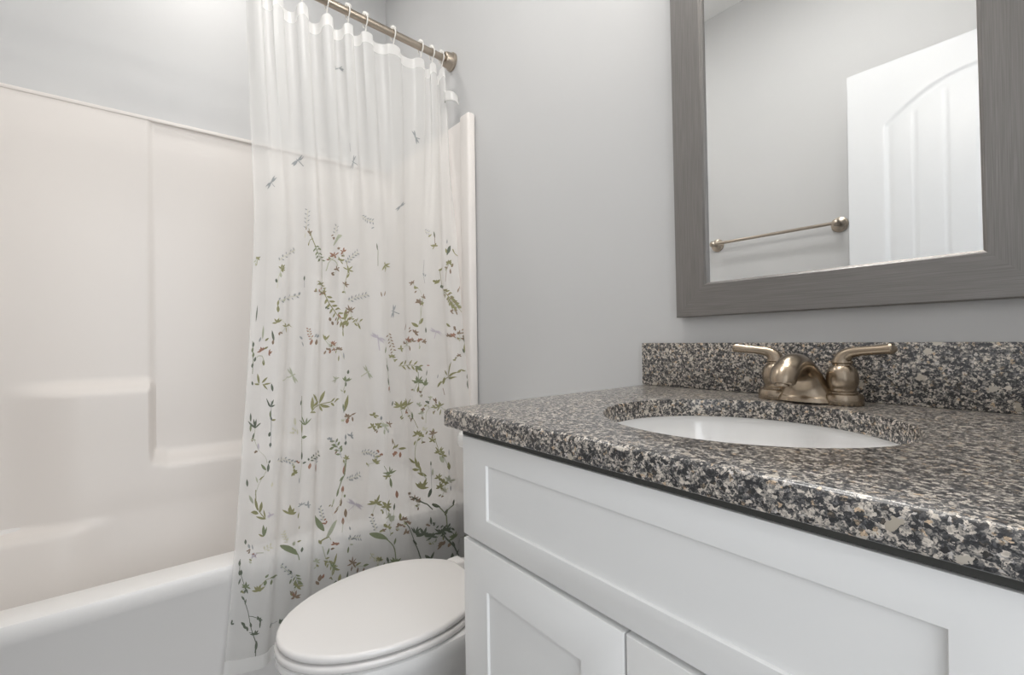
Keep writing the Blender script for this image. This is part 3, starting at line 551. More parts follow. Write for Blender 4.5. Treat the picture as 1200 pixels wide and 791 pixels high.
[5057,7558,5137,7510,44,0],[4770,7544,4670,7578,49,0],[4770,7544,4616,7571,49,0],[4770,7544,4590,7523,49,0],[4770,7544,4723,7475,49,0],[4770,7544,4783,7468,49,0],
[4770,7544,4883,7475,49,0],[4797,7455,4570,7455,61,0],[4169,7757,3849,7723,58,1],[4169,7757,4016,7681,58,1],[4169,7757,4189,7633,57,1],[4169,7757,4356,7716,57,1],
[4169,7757,4523,7730,57,1],[4169,7757,4403,7798,57,1],[4323,7798,4083,7791,49,0],[4323,7798,4169,7750,49,0],[4323,7798,4363,7757,49,0],[4323,7798,4530,7778,49,0],
[4323,7798,4416,7840,49,0],[4129,7963,4123,7840,102,1],[3829,7427,3929,7420,44,5],[3889,7427,3863,7475,44,5],[3883,7413,3809,7455,44,5],[4016,7434,3949,7475,43,5],
[3989,7290,4009,7186,41,6],[3989,7372,3876,7310,50,0],[3689,6884,3622,6843,46,0],[3662,6904,3556,6877,46,0],[3682,6691,3456,6753,55,0],[3682,6691,3309,6650,55,0],
[3682,6691,3462,6616,55,0],[3682,6691,3622,6588,55,0],[3682,6691,3869,6581,55,0],[3682,6691,3923,6616,55,0],[3682,6691,3949,6678,55,0],[3342,6877,3049,6856,47,0],
[3169,6925,3109,6870,47,0],[3349,6684,2855,6636,56,0],[3349,6684,2995,6574,56,0],[3349,6684,3442,6561,56,0],[3349,6684,3516,6595,55,0],[3349,6684,3576,6629,55,0],
[3349,6684,3742,6657,55,0],[3349,6684,3696,6746,55,0],[3456,6829,3389,6739,60,6],[2935,6939,2962,6801,65,1],[2995,6953,2995,6904,45,6],[3082,6911,3002,6953,45,6],
[3062,6932,3035,6980,45,6],[3996,6657,3949,6574,42,2],[3322,6822,3469,6788,45,5],[3302,6815,3476,6801,45,5],[2648,6719,2588,6753,53,3],[2648,6719,2515,6739,53,3],
[2648,6719,2602,6664,53,3],[2648,6719,2735,6664,53,3],[2221,6774,2235,6719,49,3],[2455,6760,2315,6719,49,0],[2275,6684,2168,6691,53,2],[2275,6684,2168,6650,53,2],
[2275,6684,2295,6643,53,2],[2275,6684,2395,6657,53,2],[2488,6815,2408,6801,53,6],[2488,6815,2475,6774,53,6],[2488,6815,2595,6794,53,6],[2488,6815,2548,6863,53,6],
[2061,6581,1961,6561,54,3],[2061,6581,2108,6547,53,3],[2061,6581,2262,6574,53,3],[2061,6581,2161,6636,53,3],[1841,6650,1768,6705,54,6],[1841,6650,1741,6643,54,6],
[1841,6650,1795,6595,54,6],[1841,6650,1955,6595,54,6],[2502,6987,2575,6932,48,6],[2488,6987,2555,6925,48,3],[2568,6877,2435,6863,53,3],[2568,6877,2568,6815,53,3],
[2568,6877,2615,6843,53,3],[2568,6877,2702,6856,53,3],[1975,6863,1861,6822,49,6],[1948,6884,1988,6822,49,0],[1948,6753,1761,6788,53,0],[1948,6753,1861,6726,53,0],
[1948,6753,1975,6705,53,0],[1948,6753,2095,6753,53,0],[1368,6884,1474,6849,50,3],[1474,6898,1321,6870,50,0],[1654,6774,1441,6760,49,0],[1654,6774,1581,6719,49,0],
[1654,6774,1661,6671,49,0],[1654,6774,1888,6691,49,0],[1654,6774,1815,6767,49,0],[1654,6774,1775,6843,49,0],[1661,6932,1601,6836,45,0],[2755,7214,2582,7228,57,0],
[2755,7214,2628,7159,57,0],[2755,7214,2748,7138,56,0],[2755,7214,2922,7138,56,0],[2755,7214,2989,7228,56,0],[2582,7379,2448,7379,48,6],[2602,7393,2542,7351,48,0],
[2595,7262,2488,7283,52,0],[2595,7262,2502,7241,52,0],[2595,7262,2615,7179,52,0],[2595,7262,2688,7179,52,0],[2595,7262,2708,7241,52,0],[2488,7173,2362,7179,39,7],
[2488,7173,2315,7118,39,7],[2488,7173,2495,7104,39,7],[2488,7173,2548,7111,39,7],[2488,7173,2582,7159,39,7],[2435,7248,2328,7179,44,0],[2021,7221,1795,7207,53,6],
[2021,7221,1961,7159,53,6],[2021,7221,2055,7166,53,6],[2021,7221,2262,7173,53,6],[2021,7221,2302,7241,53,6],[2021,7221,2161,7310,53,6],[2088,7345,1935,7386,57,0],
[2088,7345,1881,7317,57,0],[2088,7345,2075,7241,57,0],[2088,7345,2335,7290,57,0],[2088,7345,2295,7372,57,0],[2101,7193,2035,7152,46,0],[1961,7207,2068,7173,46,0],
[2028,7214,1888,7221,46,0],[2028,7131,1988,7179,46,0],[2909,7386,2829,7310,52,0],[2775,7324,2622,7290,56,0],[3889,7358,3769,7303,54,0],[3769,7379,3476,7400,71,0],
[3956,7496,3909,7406,70,5],[3716,7530,3709,7434,63,5],[2862,7695,3336,7571,73,0],[2795,7778,2889,7592,77,0],[2735,7798,2755,7668,65,0],[2735,7826,3055,7778,86,0],
[2675,7881,2702,7757,52,0],[2462,7963,2802,7860,82,0],[2642,8156,2468,7991,73,0],[2668,8142,2715,8018,64,0],[2642,8156,2508,8135,52,0],[1768,7571,1541,7599,53,0],
[1768,7571,1574,7523,53,0],[1768,7571,1654,7489,53,0],[1768,7571,1948,7461,53,0],[1768,7571,1988,7530,53,0],[1768,7571,2055,7565,53,0],[1668,7633,1601,7709,58,0],
[1668,7633,1461,7702,58,0],[1668,7633,1548,7606,58,0],[1668,7633,1681,7558,58,0],[1668,7633,1841,7578,57,0],[1614,7778,1775,7633,110,3],[1414,7929,1421,7791,98,0],
[2255,7791,2241,7702,44,2],[2188,7957,2161,7826,74,3],[1875,8012,1788,8073,53,0],[1875,8012,1674,8073,53,0],[1875,8012,1701,7977,53,0],[1875,8012,1801,7936,53,0],
[1875,8012,2001,7950,53,0],[1875,8012,2095,8005,53,0],[1815,8183,1668,8252,57,0],[1815,8183,1634,8163,57,0],[1815,8183,1701,8108,57,0],[1815,8183,1821,8087,57,0],
[1815,8183,2021,8128,57,0],[1815,8183,2048,8183,57,0],[1674,8280,1574,8252,48,3],[1728,8252,1588,8259,48,3],[1628,8135,1561,8183,57,0],[1628,8135,1461,8163,57,0],
[1628,8135,1481,8122,57,0],[1628,8135,1661,8046,57,0],[1628,8135,1788,8046,57,0],[1861,8122,1755,8087,48,3],[1855,8122,1755,8087,48,0],[1454,8115,1328,8163,58,3],
[1454,8115,1067,8122,58,3],[1454,8115,1381,8060,58,3],[1454,8115,1434,8018,58,3],[1454,8115,1608,8025,57,3],[1454,8115,1594,8115,57,3],[2395,8280,2262,8170,95,2],
[1921,8328,1788,8307,48,0],[1808,8348,1674,8348,48,6],[1641,8266,1554,8314,53,7],[1641,8266,1474,8245,53,7],[1641,8266,1621,8211,53,7],[1641,8266,1728,8177,53,7],
[1641,8266,1821,8218,53,7],[1388,7681,1368,7558,36,4],[1408,8293,1394,8204,40,4],[9526,7826,9680,7702,58,3],[9346,7915,9480,7757,79,0],[9246,7936,9206,7791,79,0],
[9306,7957,9586,7936,92,0],[9053,8025,9400,7998,58,0],[9073,8012,9139,7895,34,0],[8946,7984,8846,7977,42,8],[8946,7984,8866,7963,42,8],[8946,7984,9019,8012,41,8],
[8946,7984,9039,7991,41,8],[9086,8259,9113,8101,62,1],[9066,8252,9019,8128,34,1],[9086,8259,9253,8225,44,0],[8165,8053,7992,8005,54,0],[8165,8053,8085,7957,54,0],
[8165,8053,8199,7915,54,0],[8165,8053,8232,7963,54,0],[8165,8053,8406,7991,54,0],[7912,8101,7865,8012,43,0],[7792,7922,7658,7902,32,4],[7792,7922,7772,7881,32,4],
[7792,7922,7899,7881,32,4],[7792,7922,7952,7936,32,4],[7592,7957,7558,8005,33,4],[7592,7957,7512,7963,33,4],[7592,7957,7592,7888,33,4],[7592,7957,7698,7922,33,4],
[7832,8252,7812,8204,36,0],[9673,8348,9693,8280,47,2],[9540,8410,9600,8348,51,4],[9426,8431,9473,8362,34,4],[9586,8472,9520,8458,35,6],[9566,8438,9646,8438,35,6],
[9586,8424,9500,8431,35,6],[9566,8465,9526,8438,35,6],[9440,8575,9540,8548,37,0],[9426,8603,9546,8582,37,3],[9360,8513,9253,8534,41,8],[9360,8513,9233,8465,41,8],
[9360,8513,9373,8458,41,8],[9360,8513,9480,8486,40,8],[9360,8513,9480,8534,40,8],[9300,8520,9346,8493,36,5],[9446,8486,9340,8486,35,5],[9039,8431,9059,8383,34,7],
[8986,8438,8899,8458,34,7],[8973,8410,8986,8369,34,7],[8919,8417,8813,8438,34,7],[8899,8397,8893,8355,34,7],[8412,8479,7805,8603,151,1],[8232,8438,8306,8438,30,7],
[8225,8417,8199,8376,30,7],[8259,8403,8332,8397,30,7],[8259,8383,8239,8342,30,7],[8292,8369,8372,8362,30,7],[8286,8348,8259,8307,30,7],[8319,8335,8412,8328,30,7],
[8312,8307,8279,8273,30,7],[8065,8479,7979,8417,78,3],[7705,8582,7692,8513,53,2],[7885,8424,7725,8417,46,0],[9800,8617,9813,8541,50,2],[9733,8740,9746,8665,50,2],
[9780,8740,9793,8665,50,2],[9573,8933,9593,8850,50,2],[9787,8857,9746,8775,33,2],[9706,8967,9680,8933,37,1],[9620,8981,9680,8940,37,0],[9553,8905,9400,8933,40,1],
[9553,8905,9460,8871,40,1],[9553,8905,9586,8830,40,1],[9553,8905,9693,8857,40,1],[9553,8905,9700,8892,40,1],[8973,8809,8899,8768,51,1],[8839,8823,8439,8878,59,1],
[8973,8912,8959,8837,58,1],[8793,8926,8793,8857,62,1],[9126,8974,9033,8954,51,0],[9126,8974,8959,8919,51,0],[9126,8974,9079,8885,51,0],[9126,8974,9186,8899,51,0],
[9126,8974,9280,8905,50,0],[9126,8974,9353,8960,50,0],[7999,8905,8079,8919,35,4],[8045,8871,8052,8837,35,4],[8112,8871,8172,8885,35,4],[8145,8837,8139,8802,35,4],
[8205,8830,8259,8844,35,4],[8225,8795,8212,8761,35,4],[8292,8782,8359,8782,35,4],[8312,8754,8292,8720,35,4],[7865,8878,7692,8912,42,1],[7892,8905,7999,8967,42,1],
[7825,8919,7665,8960,42,1],[7839,8947,7932,9009,42,1],[7785,8960,7645,9015,42,1],[7805,8981,7965,9029,42,1],[7745,9002,7612,9036,42,1],[7765,9022,7919,9064,42,1],
[7985,9167,8059,9132,39,0],[7985,9139,8072,9105,39,6],[7799,9036,7665,9098,46,0],[7799,9036,7598,9057,46,0],[7799,9036,7692,8995,46,0],[7799,9036,7698,8967,46,0],
[7799,9036,7879,8940,46,0],[7799,9036,7965,8988,46,0],[8092,9009,8039,8933,39,1],[8065,8850,8119,8823,37,2],[8112,8871,8052,8850,37,2],[8065,8857,8079,8823,37,2],
[6418,7922,6344,7798,49,1],[6237,7853,6211,7757,57,5],[6598,8039,6518,7950,57,3],[6278,8060,6258,7943,61,6],[6451,8156,6344,8060,49,6],[6151,7936,6151,7888,46,1],
[6104,8232,6117,8101,76,6],[6184,8335,6191,8225,60,5],[6498,8170,6424,8122,38,5],[5924,8445,5977,8383,38,4],[6691,8025,6758,8046,39,0],[6611,8032,6631,8067,39,0],
[6684,8025,6758,8046,39,0],[5737,8094,5337,8225,58,8],[5737,8094,5257,8190,59,8],[5737,8094,6091,7998,58,8],[5737,8094,6037,7963,58,8],[6878,8390,7198,8135,121,1],
[6798,8493,6384,8259,140,3],[6885,8238,6831,8211,39,5],[6818,8245,6818,8287,39,5],[6818,8287,6891,8287,39,5],[6905,8273,6831,8287,39,5],[6878,8287,6945,8266,39,5],
[6925,8225,6991,8211,34,4],[6911,8197,6878,8170,34,4],[6951,8170,7011,8149,34,4],[6938,8142,6898,8122,34,4],[6978,8115,7031,8094,34,4],[6958,8094,6911,8073,34,4],
[6998,8067,7065,8046,34,4],[6991,8039,6965,8005,34,4],[6611,8548,6724,8479,30,3],[6938,8575,7005,8507,56,0],[6424,8610,6318,8617,49,5],[6424,8610,6371,8582,49,5],
[6424,8610,6551,8569,48,5],[6424,8610,6631,8610,48,5],[6371,8603,6284,8589,39,5],[6391,8624,6318,8603,39,5],[6358,8589,6278,8610,39,5],[6631,8672,6444,8665,56,6],
[6758,8740,6691,8644,48,1],[6818,8795,6651,8782,44,0],[6798,8830,6791,8905,44,0],[6724,8844,6491,8857,44,0],[6704,8871,6758,8933,44,0],[6611,8878,6391,8871,45,0],
[6571,8912,6591,8981,44,0],[6484,8926,6298,8926,45,0],[6464,8954,6491,9029,44,0],[6391,8967,6224,8988,45,0],[6638,9091,6498,9077,41,6],[6471,9119,6564,9077,41,1],
[6491,8940,6324,8988,45,1],[6491,8940,6284,8967,45,1],[6491,8940,6311,8919,45,1],[6491,8940,6351,8899,45,1],[6491,8940,6424,8871,45,1],[6491,8940,6478,8864,45,1],
[6491,8940,6678,8816,44,1],[6458,8933,6351,8734,56,0],[6498,9057,6404,8954,56,0],[6978,8899,7038,8857,41,0],[7118,8912,7038,8892,40,3],[7038,8816,6945,8850,37,3],
[7038,8816,6938,8789,37,3],[7038,8816,7038,8761,37,3],[7038,8816,7098,8761,37,3],[7038,8816,7218,8782,37,3],[6718,8857,6858,8816,48,0],[6938,9112,6918,9015,74,6],
[6865,9077,6825,9009,48,5],[6945,9160,7031,9098,63,6],[6384,9249,6338,9132,139,2],[6251,9160,6211,9043,67,0],[6011,9181,5971,9036,45,2],[5964,9174,5797,9187,38,6],
[5971,8582,5984,8534,38,4],[5911,8582,5771,8603,38,4],[5911,8562,5957,8513,38,4],[5837,8575,5690,8617,38,4],[5777,8575,5664,8562,38,4],[5704,8603,5590,8658,38,4],
[5624,8603,5517,8582,39,4],[5550,8630,5457,8679,39,4],[5477,8624,5390,8589,39,4],[5410,8644,5344,8692,39,4],[6004,8768,5991,8672,49,1],[5944,8651,5791,8679,38,3],
[5804,8954,5597,9064,46,6],[5804,8954,5537,8995,46,6],[5804,8954,5610,8919,46,6],[5804,8954,5811,8850,46,6],[5804,8954,5964,8871,45,6],[5804,8954,6024,8954,45,6],
[5637,9022,5304,9022,58,0],[5524,9153,5477,9070,77,6],[5203,9084,4963,9098,67,1],[5203,9187,5163,9119,78,6],[5851,9064,5811,8988,46,6],[4937,8348,4830,8342,44,0],
[4837,8376,4917,8328,44,6],[4743,8190,4503,8245,60,0],[4743,8190,4543,8170,60,0],[4743,8190,4630,8060,60,0],[4743,8190,4790,8115,60,0],[4743,8190,4990,8122,60,0],
[4743,8190,5090,8163,60,0],[4316,8445,4270,8397,44,0],[4410,8452,4290,8417,44,3],[4370,8273,4203,8355,61,0],[4370,8273,4089,8287,61,0],[4370,8273,4243,8211,61,0],
[4370,8273,4536,8190,61,0],[4370,8273,4590,8259,61,0],[4977,8624,4296,8782,150,1],[4770,8596,4850,8582,36,4],[4750,8575,4696,8548,36,4],[4803,8548,4877,8520,36,4],
[4790,8520,4730,8500,36,4],[4843,8493,4930,8472,36,4],[4830,8465,4790,8438,36,4],[4883,8445,4977,8438,36,4],[4863,8417,4810,8397,36,4],[4923,8390,5017,8369,36,4],
[4376,8610,4476,8624,42,6],[4450,8630,4543,8603,42,6],[4430,8644,4530,8630,42,6],[4456,8630,4550,8637,42,6],[4643,8644,4490,8617,60,0],[4897,8947,4783,8981,44,7],
[4890,8981,4937,9022,43,7],[4830,9009,4723,9043,44,7],[4797,9043,4757,9091,44,7],[4730,9036,4663,9009,44,7],[4676,9070,4663,9125,44,7],[4650,9181,4683,9125,44,3],
[4670,9208,4736,9153,44,3],[4610,9091,4483,9077,60,0],[4610,9091,4556,9029,60,0],[4610,9091,4670,9022,60,0],[4610,9091,4716,9029,60,0],[4610,9091,4736,9070,60,0],
[4316,9119,4323,9050,60,2],[4083,7977,4176,7819,102,1],[3843,8170,3863,8046,82,5],[4516,8376,4516,8321,44,0],[4503,8335,4603,8300,44,0],[4330,8245,4396,8307,57,0],
[4330,8245,4163,8300,57,0],[4330,8245,4103,8232,57,0],[4330,8245,4203,8163,57,0],[4330,8245,4543,8183,57,0],[3983,8348,3949,8245,57,2],[4416,8575,4450,8527,44,0],
[4416,8575,4490,8527,44,0],[4243,8438,4109,8527,69,3],[4243,8438,3969,8513,69,3],[4243,8438,3916,8452,69,3],[4243,8438,4143,8383,69,3],[4243,8438,4270,8348,69,3],
[4043,8520,3983,8417,81,3],[4216,8734,4136,8692,44,3],[4169,8706,4009,8692,44,0],[4296,8596,4156,8630,52,0],[4296,8596,4089,8610,52,0],[4296,8596,4196,8541,52,0],
[4296,8596,4450,8527,52,0],[4296,8596,4510,8555,52,0],[3749,8527,3749,8417,70,0],[2668,8156,2388,8156,60,0],[2668,8156,2428,8060,60,0],[2668,8156,2628,8060,60,0],
[2668,8156,2775,8039,60,0],[2668,8156,2909,8018,60,0],[2435,8321,2262,8183,99,2],[3362,8177,3436,8128,44,6],[3302,8183,3235,8149,44,6],[3396,8197,3189,8238,44,6],
[3262,8149,3442,8142,44,6],[3416,8177,3322,8149,44,6],[2755,8410,2889,8397,47,6],[2849,8410,2728,8403,47,3],[2955,8287,2775,8273,51,6],[2955,8287,2949,8211,51,6],
[2955,8287,3169,8218,51,6],[2955,8287,3322,8252,51,6],[2955,8287,3062,8307,51,6],[2815,8431,2949,8390,47,0],[2822,8493,2809,8438,47,6],[2809,8348,2688,8369,56,6],
[2809,8348,2695,8335,56,6],[2809,8348,2715,8293,56,6],[2809,8348,2835,8293,55,6],[2809,8348,2929,8314,55,6],[2295,8445,1861,8513,109,2],[1341,8548,1281,8452,62,2],
[1681,8679,1574,8589,87,2],[3542,8630,3642,8589,45,0],[3576,8665,3682,8624,45,6],[3636,8541,3469,8548,54,6],[3636,8541,3509,8507,54,6],[3636,8541,3662,8479,53,6],
[3636,8541,3676,8500,53,6],[3636,8541,3789,8520,53,6],[3783,8685,3889,8644,45,3],[3836,8692,3923,8644,45,6],[3783,8617,3636,8617,53,6],[3783,8617,3736,8589,53,6],
[3783,8617,3829,8562,53,6],[3783,8617,3869,8575,53,6],[3783,8617,3929,8624,53,6],[3476,8617,3302,8651,54,6],[3476,8617,3256,8630,54,6],[3476,8617,3409,8582,54,6],
[3476,8617,3516,8562,54,6],[3476,8617,3649,8562,54,6],[3556,8754,3402,8789,54,6],[3556,8754,3376,8747,54,6],[3556,8754,3562,8685,53,6],[3556,8754,3636,8734,53,6],
[3556,8754,3662,8775,53,6],[2949,8857,2762,8940,59,2],[2949,8857,2642,8919,59,2],[2949,8857,2762,8857,59,2],[2949,8857,2722,8795,59,2],[2949,8857,2835,8754,59,2],
[2949,8857,3102,8734,59,2],[2949,8857,3309,8706,59,2],[2248,9132,2342,9077,47,3],[2342,9119,2475,9091,47,0],[2622,8933,2422,8995,68,2],[2622,8933,2241,8954,68,2],
[2622,8933,2475,8905,68,2],[2622,8933,2542,8809,68,2],[2622,8933,2762,8789,68,2],[2622,8933,2962,8864,68,2],[2622,8933,2929,8912,68,2],[2335,8995,2021,9022,60,2],
[2335,8995,2121,8940,60,2],[2335,8995,2248,8919,60,2],[2335,8995,2475,8919,60,2],[2335,8995,2602,8933,60,2],[2335,8995,2555,9043,60,2],[2355,8782,2375,8651,64,2],
[2555,8761,2468,8795,45,6],[2408,8802,2508,8782,45,6],[2455,8795,2522,8754,45,6],[2488,8782,2382,8802,45,6],[2268,8775,2135,8768,45,2],[2161,8789,2295,8795,45,2],
[2201,8775,2221,8823,45,2],[2315,8761,2175,8768,45,2],[3129,8940,2869,9057,63,2],[2522,9414,2615,9373,47,0],[2528,9401,2642,9380,47,0],[2769,9359,2635,9352,59,2],
[2769,9359,2735,9284,59,2],[2769,9359,2789,9297,59,2],[2769,9359,2855,9297,59,2],[2769,9359,2962,9304,59,2],[2769,9359,2875,9352,59,2],[2382,9394,2595,9270,94,2],
[2415,9387,2228,9249,73,2],[2141,9091,2121,9029,47,2],[2108,9098,2282,9077,47,3],[1828,8974,1734,9084,65,2],[1828,8974,1634,9015,65,2],[1828,8974,1641,8988,65,2],
[1828,8974,1734,8878,65,2],[1828,8974,1848,8892,65,2],[1828,8974,2208,8864,65,2],[1828,8974,2255,8947,65,2],[1895,9022,1768,9002,48,2],[1761,9105,1788,9043,48,0],
[1614,8960,1388,9029,61,2],[1614,8960,1454,8947,61,2],[1614,8960,1461,8912,61,2],[1614,8960,1574,8871,61,2],[1614,8960,1761,8857,61,2],[1614,8960,1755,8912,61,2],
[2115,8864,1961,8823,56,2],[1995,8892,1848,8954,56,2],[1888,8878,1761,8837,56,2],[1795,8905,1714,8981,56,2],[1701,8892,1594,8850,57,2],[1614,8919,1501,8988,57,2],
[1548,8905,1501,8844,57,2],[1454,8933,1321,8995,57,2],[560,9277,620,9215,50,1],[654,9291,634,9236,50,3],[1328,9119,1121,9070,62,1],[1328,9119,1247,9015,62,1],
[1328,9119,1394,9029,62,1],[1328,9119,1474,9057,61,1],[1328,9119,1568,9070,61,1],[1328,9119,1608,9146,61,1],[1835,9181,1674,9146,74,6],[1835,9181,1688,9112,74,6],
[1835,9181,1835,9112,74,6],[1835,9181,1935,9112,74,6],[1835,9181,2015,9132,74,6],[1835,9181,2055,9174,74,6],[1835,9181,2081,9236,73,6],[1588,9249,1474,9174,96,6],
[1448,9497,1441,9366,87,2],[1061,9277,901,9222,67,2],[1334,9284,1434,9167,66,2],[1294,9414,1047,9373,66,2],[3976,8892,3909,8789,61,1],[3896,9194,3716,9139,61,1],
[3896,9194,3849,9125,61,1],[3896,9194,4069,9077,61,1],[3896,9194,4196,9098,60,1],[3896,9194,4283,9146,60,1],[3896,9194,4096,9291,60,1],[4129,9222,3963,9325,60,1],
[4129,9222,3916,9249,60,1],[4129,9222,3976,9181,60,1],[4129,9222,4323,9125,60,1],[4129,9222,4483,9194,60,1],[4270,9153,4276,9077,60,2],[4590,9098,4570,9036,60,2],
[4470,9215,4436,9125,52,1],[9580,9070,9680,9009,40,2],[9553,9125,9533,9057,37,2],[9046,9346,8993,9387,37,2],[9046,9346,8959,9366,37,2],[9046,9346,8999,9325,37,2],
[9046,9346,9099,9297,37,2],[9046,9346,9113,9332,37,2],[9867,9359,9913,9325,35,2],[9880,9339,9887,9297,35,2],[9867,9366,9913,9332,35,2],[9820,9346,9867,9366,35,2],
[9426,9442,9566,9394,60,2],[9380,9476,9426,9414,60,2],[9260,9435,9313,9366,60,2],[9493,9401,9626,9346,60,2],[9119,9538,9006,9524,37,2],[9119,9538,9046,9483,37,2],
[9119,9538,9119,9476,37,2],[9119,9538,9226,9511,37,2],[9119,9538,9286,9517,37,2],[9066,9744,9066,9614,50,2],[9013,9462,9013,9352,27,2],[8706,9517,8612,9462,51,2],
[8245,9552,8165,9607,45,2],[8245,9552,8105,9559,46,2],[8245,9552,8172,9545,45,2],[8245,9552,8205,9490,45,2],[8245,9552,8272,9483,45,2],[8245,9552,8279,9517,45,2],
[7839,9181,7665,9208,56,6],[7839,9181,7652,9167,56,6],[7839,9181,7799,9091,56,6],[7839,9181,8005,9098,56,6],[7839,9181,8032,9139,56,6],[7839,9181,8019,9215,56,6],
[7932,9139,7832,9167,37,5],[7885,9119,7945,9153,37,5],[7985,9160,7859,9146,37,5],[9553,8926,9626,8974,37,2],[9553,8926,9600,8988,37,2],[9553,8926,9493,8995,37,2],]
